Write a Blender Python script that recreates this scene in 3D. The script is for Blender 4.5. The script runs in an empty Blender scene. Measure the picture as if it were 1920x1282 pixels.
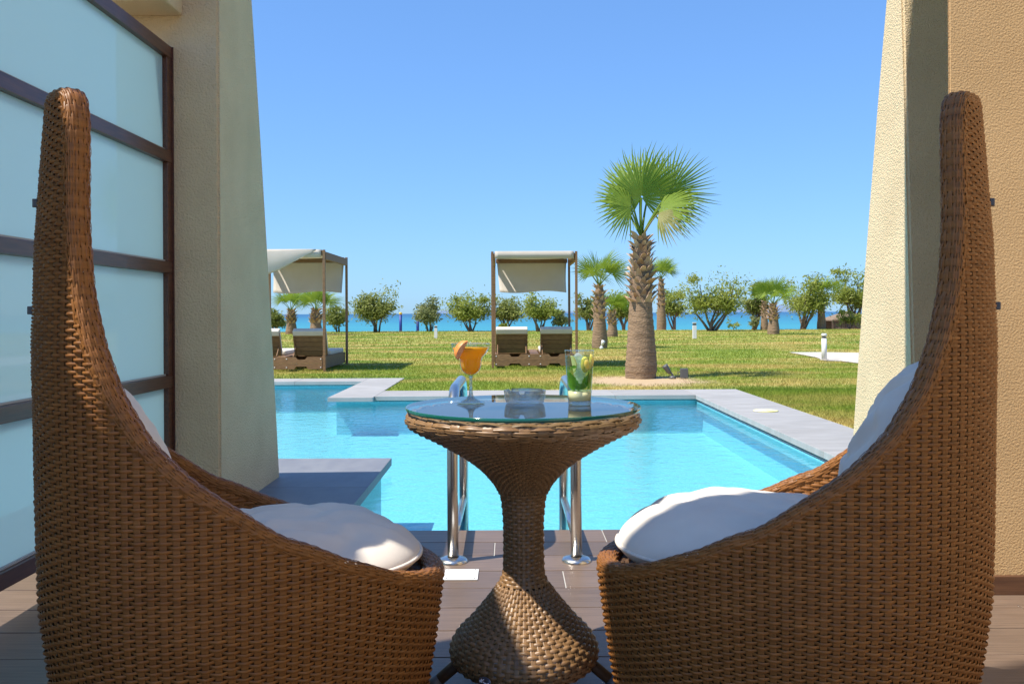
import bpy, bmesh, math, random
import numpy as np
from mathutils import Vector, Matrix
random.seed(7); rng = np.random.default_rng(7)
R = math.radians
SC = bpy.context.scene
COL = SC.collection
PI = math.pi

# ------------------------------------------------------------------ camera, sky, sun, exposure
cam_d = bpy.data.cameras.new('camera'); cam = bpy.data.objects.new('camera', cam_d); COL.objects.link(cam)
F_PX, HOR, CX, CAM_H = 1683.0, 587.0, 957.0, 0.96
cam_d.sensor_width = 36.0; cam_d.lens = F_PX / 1920 * 36
cam_d.shift_x = (960 - CX) / 1920; cam_d.shift_y = -(641 - HOR) / 1920
cam_d.clip_start = 0.05; cam_d.clip_end = 40000
cam.location = (0, 0, CAM_H); cam.rotation_euler = (R(90), R(0.28), 0)
SC.camera = cam
SC.cycles.transparent_max_bounces = 40; SC.cycles.max_bounces = 14
SUN_EL = R(57); SUN_AZ = (-0.92, -0.39)
_l = math.hypot(*SUN_AZ)
SUN_DIR = Vector((SUN_AZ[0]/_l*math.cos(SUN_EL), SUN_AZ[1]/_l*math.cos(SUN_EL), math.sin(SUN_EL)))
w = bpy.data.worlds.new('World'); SC.world = w; w.use_nodes = True
nt = w.node_tree; sky = nt.nodes.new('ShaderNodeTexSky'); sky.sky_type = 'NISHITA'; sky.sun_disc = False
sky.sun_elevation = SUN_EL; sky.sun_rotation = math.atan2(SUN_DIR.x, SUN_DIR.y)
sky.air_density = 1.0; sky.dust_density = 0.3; sky.ozone_density = 2.0; sky.altitude = 0
bg = nt.nodes['Background']; bg.inputs['Strength'].default_value = 0.15
gm = nt.nodes.new('ShaderNodeGamma'); gm.inputs['Gamma'].default_value = 0.60; nt.links.new(sky.outputs[0], gm.inputs['Color'])   # softer contrast between zenith and horizon
tn = nt.nodes.new('ShaderNodeMix'); tn.data_type = 'RGBA'; tn.blend_type = 'MULTIPLY'; tn.inputs['Factor'].default_value = 1.0; tn.inputs['B'].default_value = (0.44,0.735,1.18,1)
nt.links.new(gm.outputs[0], tn.inputs['A']); nt.links.new(tn.outputs['Result'], bg.inputs['Color'])
sun_d = bpy.data.lights.new('sun', 'SUN'); sun_d.energy = 3.5; sun_d.angle = R(0.53); sun_d.color = (1.0, 0.94, 0.84)
sun = bpy.data.objects.new('sun', sun_d); COL.objects.link(sun)
sun.rotation_euler = SUN_DIR.to_track_quat('Z', 'Y').to_euler(); sun.location = (-20, -10, 30)
SC.view_settings.view_transform = 'Standard'; SC.view_settings.look = 'None'
SC.view_settings.exposure = 1.15; SC.view_settings.gamma = 1.0; SC.view_settings.use_curve_mapping = False

# ------------------------------------------------------------------ materials
def mat(name, col, rough=0.6, metal=0.0, col2=None, nscale=8.0, nstretch=(1,1,1), bump=0.0, bscale=60.0, bdist=0.01, spec=0.5,
        rand=0.0, detail=6, lo=0.35, hi=0.65, coat=0.0, sss=0.0):
    m = bpy.data.materials.new(name); m.use_nodes = True
    t = m.node_tree; b = t.nodes['Principled BSDF']
    b.inputs['Roughness'].default_value = rough; b.inputs['Metallic'].default_value = metal
    b.inputs['Specular IOR Level'].default_value = spec; b.inputs['Coat Weight'].default_value = coat
    geo = t.nodes.new('ShaderNodeTexCoord'); src = geo.outputs['Object']
    c_out = None
    if col2 is not None:
        mp = t.nodes.new('ShaderNodeMapping'); mp.inputs['Scale'].default_value = nstretch
        t.links.new(src, mp.inputs['Vector'])
        if rand > 0:
            oi = t.nodes.new('ShaderNodeObjectInfo'); mu = t.nodes.new('ShaderNodeMath'); mu.operation = 'MULTIPLY'; mu.inputs[1].default_value = 37.0
            t.links.new(oi.outputs['Random'], mu.inputs[0]); t.links.new(mu.outputs[0], mp.inputs['Location'])
        n = t.nodes.new('ShaderNodeTexNoise'); n.inputs['Scale'].default_value = nscale; n.inputs['Detail'].default_value = detail
        t.links.new(mp.outputs[0], n.inputs['Vector'])
        mr = t.nodes.new('ShaderNodeMapRange'); mr.inputs['From Min'].default_value = lo; mr.inputs['From Max'].default_value = hi
        t.links.new(n.outputs['Fac'], mr.inputs['Value'])
        mx = t.nodes.new('ShaderNodeMix'); mx.data_type = 'RGBA'
        mx.inputs['A'].default_value = (*col, 1); mx.inputs['B'].default_value = (*col2, 1)
        t.links.new(mr.outputs[0], mx.inputs['Factor']); c_out = mx.outputs['Result']
    if rand > 0:
        oi = t.nodes.new('ShaderNodeObjectInfo'); mr = t.nodes.new('ShaderNodeMapRange')
        mr.inputs['To Min'].default_value = 1 - rand; mr.inputs['To Max'].default_value = 1 + rand
        t.links.new(oi.outputs['Random'], mr.inputs['Value'])
        hs = t.nodes.new('ShaderNodeHueSaturation'); hs.inputs['Color'].default_value = (*col, 1)
        t.links.new(mr.outputs[0], hs.inputs['Value'])
        if c_out: t.links.new(c_out, hs.inputs['Color'])
        c_out = hs.outputs['Color']
    if c_out: t.links.new(c_out, b.inputs['Base Color'])
    else: b.inputs['Base Color'].default_value = (*col, 1)
    if bump > 0:
        nb = t.nodes.new('ShaderNodeTexNoise'); nb.inputs['Scale'].default_value = bscale; nb.inputs['Detail'].default_value = 4
        t.links.new(src, nb.inputs['Vector'])
        bp = t.nodes.new('ShaderNodeBump'); bp.inputs['Strength'].default_value = bump; bp.inputs['Distance'].default_value = bdist
        t.links.new(nb.outputs['Fac'], bp.inputs['Height']); t.links.new(bp.outputs[0], b.inputs['Normal'])
    return m

def thin_glass(name, tint=(1,1,1), rough=0.0, ior=1.5, gain=1.0):
    m = bpy.data.materials.new(name); m.use_nodes = True; t = m.node_tree
    t.nodes.remove(t.nodes['Principled BSDF']); out = t.nodes['Material Output']
    tr = t.nodes.new('ShaderNodeBsdfTransparent'); tr.inputs[0].default_value = (*tint, 1)
    gl = t.nodes.new('ShaderNodeBsdfGlossy'); gl.inputs['Roughness'].default_value = rough
    fr = t.nodes.new('ShaderNodeFresnel'); ge = t.nodes.new('ShaderNodeNewGeometry'); im = t.nodes.new('ShaderNodeMapRange')   # the same reflectance from either side of the thin wall
    im.inputs['To Min'].default_value = ior; im.inputs['To Max'].default_value = 1/ior; t.links.new(ge.outputs['Backfacing'], im.inputs['Value']); t.links.new(im.outputs[0], fr.inputs['IOR'])
    mx = t.nodes.new('ShaderNodeMixShader')
    t.links.new(fr.outputs[0], mx.inputs[0]); t.links.new(tr.outputs[0], mx.inputs[1]); t.links.new(gl.outputs[0], mx.inputs[2])
    t.links.new(mx.outputs[0], out.inputs['Surface'])
    return m

def leaf_mat(name, col, col2, scale=3.0, trans=0.35):
    m = mat(name, col, 0.5, col2=col2, nscale=scale, lo=0.3, hi=0.7, spec=0.35)
    t = m.node_tree; b = t.nodes['Principled BSDF']; out = t.nodes['Material Output']
    tl = t.nodes.new('ShaderNodeBsdfTranslucent'); mx = t.nodes.new('ShaderNodeMixShader'); mx.inputs[0].default_value = trans
    src = b.inputs['Base Color'].links[0].from_socket
    t.links.new(src, tl.inputs[0])
    t.links.new(b.outputs[0], mx.inputs[1]); t.links.new(tl.outputs[0], mx.inputs[2]); t.links.new(mx.outputs[0], out.inputs['Surface'])
    return m

M = {}
M['stucco'] = mat('stucco', (0.76,0.59,0.365), 0.9, col2=(0.66,0.505,0.305), nscale=3.5, detail=14, lo=0.25, hi=0.75, bump=1.0, bscale=125, bdist=0.012, spec=0.2)
M['stucco_tan'] = mat('stucco_tan', (0.54,0.365,0.185), 0.9, col2=(0.46,0.305,0.15), nscale=3.5, detail=14, lo=0.25, hi=0.75, bump=0.5, bscale=140, bdist=0.008, spec=0.2)
M['wicker'] = mat('wicker', (0.30,0.122,0.030), 0.46, col2=(0.175,0.066,0.015), nscale=14, nstretch=(1,1,9), lo=0.28, hi=0.72, spec=0.3, detail=8)
M['wicker_dark'] = mat('wicker_dark', (0.10,0.05,0.022), 0.6, col2=(0.07,0.035,0.016), nscale=60)
M['wicker_table'] = mat('wicker_table', (0.27,0.148,0.06), 0.42, col2=(0.175,0.092,0.035), nscale=70, lo=0.3, hi=0.7)
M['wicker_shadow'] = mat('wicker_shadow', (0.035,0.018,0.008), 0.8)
M['cushion'] = mat('cushion', (0.74,0.67,0.575), 0.8, col2=(0.69,0.62,0.535), nscale=12, bump=0.15, bscale=400, bdist=0.002)
M['plank'] = mat('plank', (0.175,0.122,0.088), 0.42, col2=(0.105,0.071,0.05), nscale=5, nstretch=(1.2,26,8), rand=0.16, bump=0.12, bscale=160, bdist=0.003, lo=0.3, hi=0.72, detail=9)
M['grout'] = mat('grout', (0.42,0.40,0.37), 0.9)
M['stone'] = mat('stone', (0.285,0.275,0.26), 0.7, col2=(0.345,0.335,0.32), nscale=3, nstretch=(1,3,1), rand=0.06, bump=0.12, bscale=90, bdist=0.003)
M['stone_dark'] = mat('stone_dark', (0.155,0.16,0.18), 0.55, col2=(0.19,0.195,0.21), nscale=4, nstretch=(2,1,1), rand=0.08, bump=0.1, bscale=80, bdist=0.003)
M['pool'] = mat('pool', (0.155,0.51,0.585), 0.6, col2=(0.225,0.60,0.66), nscale=55, lo=0.4, hi=0.6)
M['pool_tile'] = mat('pool_tile', (0.14,0.42,0.52), 0.3, col2=(0.18,0.50,0.58), nscale=40)
M['white_pvc'] = mat('white_pvc', (0.8,0.8,0.78), 0.4)
M['dark_gap'] = mat('dark_gap', (0.03,0.04,0.045), 0.8)
M['steel'] = mat('steel', (0.62,0.60,0.57), 0.27, 1.0)
M['wood_frame'] = mat('wood_frame', (0.12,0.045,0.022), 0.35, col2=(0.07,0.026,0.015), nscale=6, nstretch=(20,1.5,20), bump=0.05, bscale=90, bdist=0.002, coat=0.08)
M['skirting'] = mat('skirting', (0.13,0.06,0.03), 0.45, col2=(0.08,0.035,0.018), nscale=5, nstretch=(1,10,22))
M['bed_wood'] = mat('bed_wood', (0.235,0.13,0.058), 0.6, col2=(0.15,0.08,0.034), nscale=6, nstretch=(2,8,14), rand=0.12)
M['canvas'] = mat('canvas', (0.66,0.60,0.52), 0.85, col2=(0.62,0.56,0.48), nscale=5)
_t = M['canvas'].node_tree; _b = _t.nodes['Principled BSDF']; _tl = _t.nodes.new('ShaderNodeBsdfTranslucent'); _mx = _t.nodes.new('ShaderNodeMixShader')
_tl.inputs[0].default_value = (0.66,0.60,0.52,1); _mx.inputs[0].default_value = 0.3
_t.links.new(_b.outputs[0], _mx.inputs[1]); _t.links.new(_tl.outputs[0], _mx.inputs[2]); _t.links.new(_mx.outputs[0], _t.nodes['Material Output'].inputs['Surface'])
M['mattress'] = mat('mattress', (0.62,0.57,0.49), 0.85, col2=(0.58,0.53,0.46), nscale=6)
M['trunk'] = mat('trunk', (0.29,0.19,0.11), 0.9, col2=(0.16,0.105,0.062), nscale=9, nstretch=(1,1,7), bump=0.7, bscale=40, bdist=0.02)
M['boot'] = mat('boot', (0.34,0.19,0.095), 0.8, col2=(0.42,0.33,0.23), nscale=6, rand=0.3)
M['frond'] = leaf_mat('frond', (0.15,0.25,0.024), (0.28,0.37,0.05), 2.5, 0.42)
M['frond_dry'] = leaf_mat('frond_dry', (0.40,0.34,0.14), (0.26,0.27,0.08), 3.0, 0.3)
M['leaf'] = leaf_mat('leaf', (0.20,0.24,0.055), (0.35,0.37,0.11), 1.2, 0.5)
M['leaf_b'] = leaf_mat('leaf_b', (0.22,0.28,0.045), (0.39,0.42,0.09), 1.2, 0.5)
M['leaf_c'] = leaf_mat('leaf_c', (0.21,0.24,0.09), (0.34,0.36,0.15), 1.2, 0.5)
M['bark'] = mat('bark', (0.20,0.155,0.12), 0.9, col2=(0.12,0.09,0.07), nscale=10)
M['white_metal'] = mat('white_metal', (0.62,0.62,0.61), 0.5)
M['grey_metal'] = mat('grey_metal', (0.12,0.12,0.12), 0.5, 0.3)
M['concrete'] = mat('concrete', (0.52,0.47,0.39), 0.9, col2=(0.46,0.41,0.34), nscale=4)
M['sand'] = mat('sand', (0.48,0.38,0.25), 0.95, col2=(0.40,0.31,0.2), nscale=3)
M['thatch'] = mat('thatch', (0.26,0.19,0.13), 0.95, col2=(0.17,0.12,0.085), nscale=8, nstretch=(8,8,1))
M['hut_wood'] = mat('hut_wood', (0.10,0.07,0.05), 0.8)
M['blue_paint'] = mat('blue_paint', (0.01,0.035,0.22), 0.5)
M['yellow_paint'] = mat('yellow_paint', (0.65,0.45,0.03), 0.5)
M['net'] = mat('net', (0.25,0.28,0.3), 0.8)
M['juice'] = leaf_mat('juice', (1.0,0.60,0.015), (0.97,0.50,0.008), 30, 0.5)
M['peach_skin'] = mat('peach_skin', (0.72,0.20,0.04), 0.5, col2=(0.80,0.34,0.08), nscale=40)
M['peach_flesh'] = mat('peach_flesh', (0.80,0.30,0.16), 0.5, col2=(0.85,0.55,0.35), nscale=120)
M['lemon'] = mat('lemon', (0.85,0.62,0.06), 0.4, col2=(0.85,0.70,0.22), nscale=60)
M['lemon_pith'] = mat('lemon_pith', (0.82,0.78,0.45), 0.5)
M['mint'] = leaf_mat('mint', (0.10,0.27,0.012), (0.20,0.42,0.03), 60, 0.45)
M['ice'] = leaf_mat('ice', (0.72,0.82,0.86), (0.85,0.90,0.92), 80, 0.6)
_t = M['ice'].node_tree; _o = _t.nodes['Material Output']; _s = _o.inputs['Surface'].links[0].from_socket; _tr = _t.nodes.new('ShaderNodeBsdfTransparent'); _mx = _t.nodes.new('ShaderNodeMixShader'); _mx.inputs[0].default_value = 0.4
_t.links.new(_tr.outputs[0], _mx.inputs[1]); _t.links.new(_s, _mx.inputs[2]); _t.links.new(_mx.outputs[0], _o.inputs['Surface'])
M['limewater'] = thin_glass('limewater', (0.86,0.95,0.74), 0.0, 1.25)
M['lemonade'] = mat('lemonade', (0.86,0.78,0.45), 0.2)
M['clear_glass'] = thin_glass('clear_glass', (0.88,0.93,0.93), 0.0, 1.9)
M['table_glass'] = thin_glass('table_glass', (0.80,0.90,0.87), 0.0, 1.52)
M['glass_edge'] = mat('glass_edge', (0.005,0.11,0.075), 0.08, col2=(0.004,0.07,0.05), nscale=3, coat=0.5)
M['badge'] = mat('badge', (0.16,0.17,0.22), 0.3, 0.8)
M['badge_white'] = mat('badge_white', (0.85,0.85,0.9), 0.4)
M['skimmer'] = mat('skimmer', (0.78,0.76,0.55), 0.5, col2=(0.72,0.66,0.2), nscale=6)

# ashtray / solid glass
def solid_glass(name):
    m = bpy.data.materials.new(name); m.use_nodes = True; b = m.node_tree.nodes['Principled BSDF']
    b.inputs['Transmission Weight'].default_value = 1.0; b.inputs['Roughness'].default_value = 0.0; b.inputs['IOR'].default_value = 1.5
    b.inputs['Base Color'].default_value = (0.97,0.99,0.99,1); return m
M['solid_glass'] = thin_glass('solid_glass', (0.90,0.935,0.94), 0.0, 1.9)
_t = M['solid_glass'].node_tree; _o = _t.nodes['Material Output']; _s = _o.inputs['Surface'].links[0].from_socket; _g = _t.nodes.new('ShaderNodeBsdfGlass'); _g.inputs['IOR'].default_value = 1.45
_mx = _t.nodes.new('ShaderNodeMixShader'); _mx.inputs[0].default_value = 0.45; _t.links.new(_s, _mx.inputs[1]); _t.links.new(_g.outputs[0], _mx.inputs[2]); _t.links.new(_mx.outputs[0], _o.inputs['Surface'])

# frosted screen glass: milky, lets light through, polished surface
def frosted():
    m = bpy.data.materials.new('frosted_glass'); m.use_nodes = True; t = m.node_tree
    b = t.nodes['Principled BSDF']; b.inputs['Base Color'].default_value = (0.57,0.71,0.74,1); b.inputs['Roughness'].default_value = 0.03
    b.inputs['Specular IOR Level'].default_value = 0.6
    tl = t.nodes.new('ShaderNodeBsdfTranslucent'); tl.inputs[0].default_value = (0.52,0.69,0.74,1)
    mx = t.nodes.new('ShaderNodeMixShader'); mx.inputs[0].default_value = 0.5
    t.links.new(b.outputs[0], mx.inputs[1]); t.links.new(tl.outputs[0], mx.inputs[2]); t.links.new(mx.outputs[0], t.nodes['Material Output'].inputs['Surface'])
    return m
M['frosted'] = frosted()

# pool water: clear, rippled, reflects at grazing angles
def water():
    m = thin_glass('pool_water', (0.80,0.965,0.985), 0.0, 1.33); t = m.node_tree
    tc = t.nodes.new('ShaderNodeTexCoord'); bp = t.nodes.new('ShaderNodeBump'); bp.inputs['Strength'].default_value = 0.4; bp.inputs['Distance'].default_value = 0.02
    n1 = t.nodes.new('ShaderNodeTexNoise'); n1.inputs['Scale'].default_value = 9.0; n1.inputs['Detail'].default_value = 5; n1.inputs['Distortion'].default_value = 0.6
    t.links.new(tc.outputs['Object'], n1.inputs['Vector']); t.links.new(n1.outputs['Fac'], bp.inputs['Height'])
    for n in t.nodes:
        if n.type in ('BSDF_GLOSSY', 'FRESNEL'): t.links.new(bp.outputs[0], n.inputs['Normal'])
    return m
M['water'] = water()

def sea():
    m = bpy.data.materials.new('sea'); m.use_nodes = True; t = m.node_tree; b = t.nodes['Principled BSDF']
    b.inputs['Roughness'].default_value = 0.35; b.inputs['Specular IOR Level'].default_value = 0.25
    tc = t.nodes.new('ShaderNodeTexCoord'); sp = t.nodes.new('ShaderNodeSeparateXYZ'); t.links.new(tc.outputs['Object'], sp.inputs[0])
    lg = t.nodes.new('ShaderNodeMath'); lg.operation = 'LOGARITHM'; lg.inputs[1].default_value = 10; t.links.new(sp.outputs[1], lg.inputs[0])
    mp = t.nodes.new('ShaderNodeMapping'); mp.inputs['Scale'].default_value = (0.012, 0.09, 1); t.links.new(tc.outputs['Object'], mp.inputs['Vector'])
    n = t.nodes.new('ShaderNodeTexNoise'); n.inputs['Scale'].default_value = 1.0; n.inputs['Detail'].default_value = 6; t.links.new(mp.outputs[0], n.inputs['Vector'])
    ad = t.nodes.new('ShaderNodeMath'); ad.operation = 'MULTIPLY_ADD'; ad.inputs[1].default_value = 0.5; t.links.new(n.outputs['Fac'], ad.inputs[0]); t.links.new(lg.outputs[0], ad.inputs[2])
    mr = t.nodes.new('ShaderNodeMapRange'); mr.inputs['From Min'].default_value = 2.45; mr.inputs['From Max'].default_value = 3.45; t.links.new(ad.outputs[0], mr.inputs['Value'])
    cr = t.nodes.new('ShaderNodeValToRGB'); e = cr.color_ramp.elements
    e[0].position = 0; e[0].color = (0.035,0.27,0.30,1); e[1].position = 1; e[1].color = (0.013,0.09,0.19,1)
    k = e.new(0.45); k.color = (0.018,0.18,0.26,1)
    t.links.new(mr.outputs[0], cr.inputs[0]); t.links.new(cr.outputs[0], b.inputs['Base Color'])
    bp = t.nodes.new('ShaderNodeBump'); bp.inputs['Strength'].default_value = 0.5; bp.inputs['Distance'].default_value = 0.3
    n2 = t.nodes.new('ShaderNodeTexNoise'); n2.inputs['Scale'].default_value = 0.5; n2.inputs['Detail'].default_value = 4; t.links.new(tc.outputs['Object'], n2.inputs['Vector'])
    t.links.new(n2.outputs['Fac'], bp.inputs['Height']); t.links.new(bp.outputs[0], b.inputs['Normal'])
    return m
M['sea'] = sea()

PALM = (1.93, 13.3)
def lawn_mat(name, blades=False):
    m = bpy.data.materials.new(name); m.use_nodes = True; t = m.node_tree; b = t.nodes['Principled BSDF']
    b.inputs['Roughness'].default_value = 0.8; b.inputs['Specular IOR Level'].default_value = 0.2
    tc = t.nodes.new('ShaderNodeTexCoord'); o = tc.outputs['Object']
    def noise(sc, st=(1,1,1), det=5):
        mp = t.nodes.new('ShaderNodeMapping'); mp.inputs['Scale'].default_value = st; t.links.new(o, mp.inputs['Vector'])
        n = t.nodes.new('ShaderNodeTexNoise'); n.inputs['Scale'].default_value = sc; n.inputs['Detail'].default_value = det; t.links.new(mp.outputs[0], n.inputs['Vector']); return n.outputs['Fac']
    def mix(a, bb, f, lo, hi):
        mr = t.nodes.new('ShaderNodeMapRange'); mr.inputs['From Min'].default_value = lo; mr.inputs['From Max'].default_value = hi; t.links.new(f, mr.inputs['Value'])
        mx = t.nodes.new('ShaderNodeMix'); mx.data_type = 'RGBA'; t.links.new(mr.outputs[0], mx.inputs['Factor'])
        for s, v in (('A', a), ('B', bb)):
            if isinstance(v, tuple): mx.inputs[s].default_value = (*v, 1)
            else: t.links.new(v, mx.inputs[s])
        return mx.outputs['Result']
    c = mix((0.16,0.23,0.024), (0.24,0.28,0.038), noise(9), 0.35, 0.65)
    c = mix(c, (0.42,0.33,0.10), noise(0.55, (0.55,1.3,1)), 0.43, 0.60)
    c = mix(c, (0.12,0.205,0.02), noise(0.42, (0.5,1.2,1)), 0.56, 0.68)
    # bare earth round the big palm
    vm = t.nodes.new('ShaderNodeVectorMath'); vm.operation = 'DISTANCE'; vm.inputs[1].default_value = (PALM[0]-0.1, PALM[1]-0.55, 0); t.links.new(o, vm.inputs[0])
    nn = t.nodes.new('ShaderNodeMath'); nn.operation = 'MULTIPLY_ADD'; nn.inputs[1].default_value = 1.2; t.links.new(noise(3), nn.inputs[0]); t.links.new(vm.outputs['Value'], nn.inputs[2])
    c = mix((0.44,0.32,0.19), c, nn.outputs[0], 1.25, 1.75)
    t.links.new(c, b.inputs['Base Color'])
    if blades:
        tl = t.nodes.new('ShaderNodeBsdfTranslucent'); mx = t.nodes.new('ShaderNodeMixShader'); mx.inputs[0].default_value = 0.3
        t.links.new(c, tl.inputs[0]); t.links.new(b.outputs[0], mx.inputs[1]); t.links.new(tl.outputs[0], mx.inputs[2]); t.links.new(mx.outputs[0], t.nodes['Material Output'].inputs['Surface'])
    return m
M['lawn'] = lawn_mat('lawn'); M['blades'] = lawn_mat('grass_blades', True)

# ------------------------------------------------------------------ helpers
def link_mesh(name, verts, faces, m, parent=None, smooth=False, loc=None):
    me = bpy.data.meshes.new(name)
    if isinstance(verts, np.ndarray) and isinstance(faces, np.ndarray):
        nv, nf, k = len(verts), len(faces), faces.shape[1]
        me.vertices.add(nv); me.vertices.foreach_set('co', verts.astype(np.float32).ravel())
        me.loops.add(nf*k); me.loops.foreach_set('vertex_index', faces.astype(np.int32).ravel())
        me.polygons.add(nf); me.polygons.foreach_set('loop_start', np.arange(0, nf*k, k, dtype=np.int32)); me.polygons.foreach_set('loop_total', np.full(nf, k, dtype=np.int32))
        me.update(calc_edges=True); me.validate()
    else:
        me.from_pydata([tuple(v) for v in verts], [], [tuple(int(i) for i in f) for f in faces]); me.update()
    if smooth: me.polygons.foreach_set('use_smooth', np.ones(len(me.polygons), dtype=bool))
    me.materials.append(m if not isinstance(m, str) else M[m])
    o = bpy.data.objects.new(name, me); COL.objects.link(o)
    if parent is not None: o.parent = parent
    if loc is not None: o.location = loc
    return o
def tag(o, label=None, cat=None, group=None, kind=None):
    for k, v in (('label', label), ('category', cat), ('group', group), ('kind', kind)):
        if v: o[k] = v
    return o
def thing(name, label, cat, loc=(0,0,0), rz=0, group=None):
    o = bpy.data.objects.new(name, None); COL.objects.link(o); o.location = loc; o.rotation_euler = (0,0,rz); o.empty_display_size = 0.1
    return tag(o, label, cat, group)
def bm_obj(name, bm, m, parent=None, smooth=False, loc=None):
    me = bpy.data.meshes.new(name); bm.normal_update(); bm.to_mesh(me); bm.free()
    if smooth: me.polygons.foreach_set('use_smooth', np.ones(len(me.polygons), dtype=bool))
    me.materials.append(M[m] if isinstance(m, str) else m)
    o = bpy.data.objects.new(name, me); COL.objects.link(o)
    if parent is not None: o.parent = parent
    if loc is not None: o.location = loc
    return o
def box_bm(x0, x1, y0, y1, z0, z1, bev=0.0, bm=None):
    bm = bm or bmesh.new()
    r = bmesh.ops.create_cube(bm, size=1.0)
    for v in r['verts']:
        v.co = Vector((x0 + (v.co.x+.5)*(x1-x0), y0 + (v.co.y+.5)*(y1-y0), z0 + (v.co.z+.5)*(z1-z0)))
    if bev > 0:
        es = set(e for v in r['verts'] for e in v.link_edges)
        bmesh.ops.bevel(bm, geom=list(es), offset=bev, segments=2, affect='EDGES', profile=0.6)
    return bm
def box(name, x0, x1, y0, y1, z0, z1, m, parent=None, bev=0.004):
    return bm_obj(name, box_bm(x0, x1, y0, y1, z0, z1, bev), m, parent)
def lathe(prof, n=32, cap=True):
    p = np.array(prof, float); a = np.linspace(0, 2*PI, n, endpoint=False)
    v = np.stack([p[:,None,0]*np.cos(a), p[:,None,0]*np.sin(a), np.repeat(p[:,1:2], n, 1)], -1).reshape(-1,3)
    f = []
    for i in range(len(p)-1):
        for j in range(n):
            k = (j+1) % n; f.append((i*n+j, i*n+k, (i+1)*n+k, (i+1)*n+j))
    if cap:
        f.append(tuple(range(n-1, -1, -1))); f.append(tuple((len(p)-1)*n + j for j in range(n)))
    return [tuple(x) for x in v], f
def tube(pts, rad, n=12, cap=True):
    P = [Vector(p) for p in pts]; rr = rad if isinstance(rad, (list, tuple)) else [rad]*len(P)
    v = []; f = []; up = None
    for i, p in enumerate(P):
        t = (P[min(i+1, len(P)-1)] - P[max(i-1, 0)]).normalized()
        if up is None: up = t.orthogonal().normalized()
        up = (up - t*up.dot(t)).normalized(); s = t.cross(up)
        for j in range(n):
            a = 2*PI*j/n; v.append(tuple(p + (up*math.cos(a) + s*math.sin(a))*rr[i]))
    for i in range(len(P)-1):
        for j in range(n):
            k = (j+1) % n; f.append((i*n+j, i*n+k, (i+1)*n+k, (i+1)*n+j))
    if cap: f.append(tuple(range(n-1,-1,-1))); f.append(tuple((len(P)-1)*n+j for j in range(n)))
    return v, f
def merge(parts):
    V = []; Fc = []
    for v, f in parts:
        o = len(V); V += list(v); Fc += [tuple(i+o for i in q) for q in f]
    return V, Fc
def dup(root, loc, rz, label=None, group=None):
    r = root.copy(); COL.objects.link(r); r.location = loc; r.rotation_euler = (0,0,rz)
    if label: r['label'] = label
    if group: r['group'] = group
    for ch in list(root.children):
        c = ch.copy(); COL.objects.link(c); c.parent = r
        for g in list(ch.children):
            d = g.copy(); COL.objects.link(d); d.parent = c
    return r

def weave(Pf, na, rows, hb, amp, th, ridges=2, seg=4, keep=None, ns=1.0, sw=0.30, blo=None, bhi=None, stake_n=None, closed=True, gap=0.0):
    """woven strands over a surface Pf(a, b): wefts along a pass over and under stakes along b; returns verts, quads"""
    e = 1e-3
    def PN(a, b):
        P = Pf(a, b); da = Pf(a+e, b) - Pf(a-e, b); db = Pf(a, b+e*.2) - Pf(a, b-e*.2)
        N = np.cross(da, db); N /= np.linalg.norm(N, axis=-1, keepdims=True) + 1e-12
        return P, N*ns
    V = []; Q = []; off = 0
    rows = np.asarray(rows, float); nb = len(rows); hb = np.broadcast_to(np.asarray(hb, float), (nb,))
    K = na*seg + 1; a = np.linspace(0, 1, K)
    Mx = ridges*3 + 1; m = np.linspace(-1, 1, Mx)
    A = np.broadcast_to(a[None,None,:], (nb,Mx,K)); B = np.broadcast_to(rows[:,None,None] + (m[None,:]*hb[:,None])[:,:,None], (nb,Mx,K))
    P, N = PN(A, B)
    j = np.arange(nb)[:,None,None]
    cw = np.cos(PI*(na*A + j)); cw = np.sign(cw)*np.abs(cw)**0.75
    jit = rng.normal(0, 0.10, (nb,1,K)) * amp
    rel = th*np.abs(np.sin(ridges*PI*(m+1)/2))**0.6
    P = P + N*(amp*cw + jit + rel[None,:,None])[...,None]
    idx = np.arange(nb*Mx*K).reshape(nb,Mx,K)
    q = np.stack([idx[:,:-1,:-1], idx[:,:-1,1:], idx[:,1:,1:], idx[:,1:,:-1]], -1)
    if keep is not None:
        kp = keep(0.5*(A[:,:-1,:-1]+A[:,:-1,1:]), np.broadcast_to(rows[:,None,None], q.shape[:3])); q = q[kp]
    V.append(P.reshape(-1,3)); Q.append(q.reshape(-1,4)); off += P.size//3
    # stakes
    ns_ = na; blo = rows[0]-hb[0] if blo is None else blo; bhi = rows[-1]+hb[-1] if bhi is None else bhi
    nb2 = stake_n or nb; b2 = np.linspace(blo, bhi, nb2); m2 = np.array([-1,-.5,0,.5,1.])
    sa = np.arange(ns_)/na
    A2 = np.broadcast_to(sa[:,None,None] + (m2*sw/na)[None,:,None], (ns_,5,nb2)); B2 = np.broadcast_to(b2[None,None,:], (ns_,5,nb2))
    P2, N2 = PN(A2, B2); P2 = P2 + N2*(th*np.abs(np.sin(PI*(m2+1)))[None,:,None]*0.8)[...,None]
    idx = np.arange(ns_*5*nb2).reshape(ns_,5,nb2) + off
    q = np.stack([idx[:,:-1,:-1], idx[:,:-1,1:], idx[:,1:,1:], idx[:,1:,:-1]], -1)
    if keep is not None:
        kp = keep(A2[:,:-1,:-1], 0.5*(B2[:,:-1,:-1]+B2[:,:-1,1:])); q = q[kp]
    V.append(P2.reshape(-1,3)); Q.append(q.reshape(-1,4))
    V = np.concatenate(V); Q = np.concatenate(Q)
    used, inv = np.unique(Q, return_inverse=True)
    return V[used], inv.reshape(-1,4)

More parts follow.
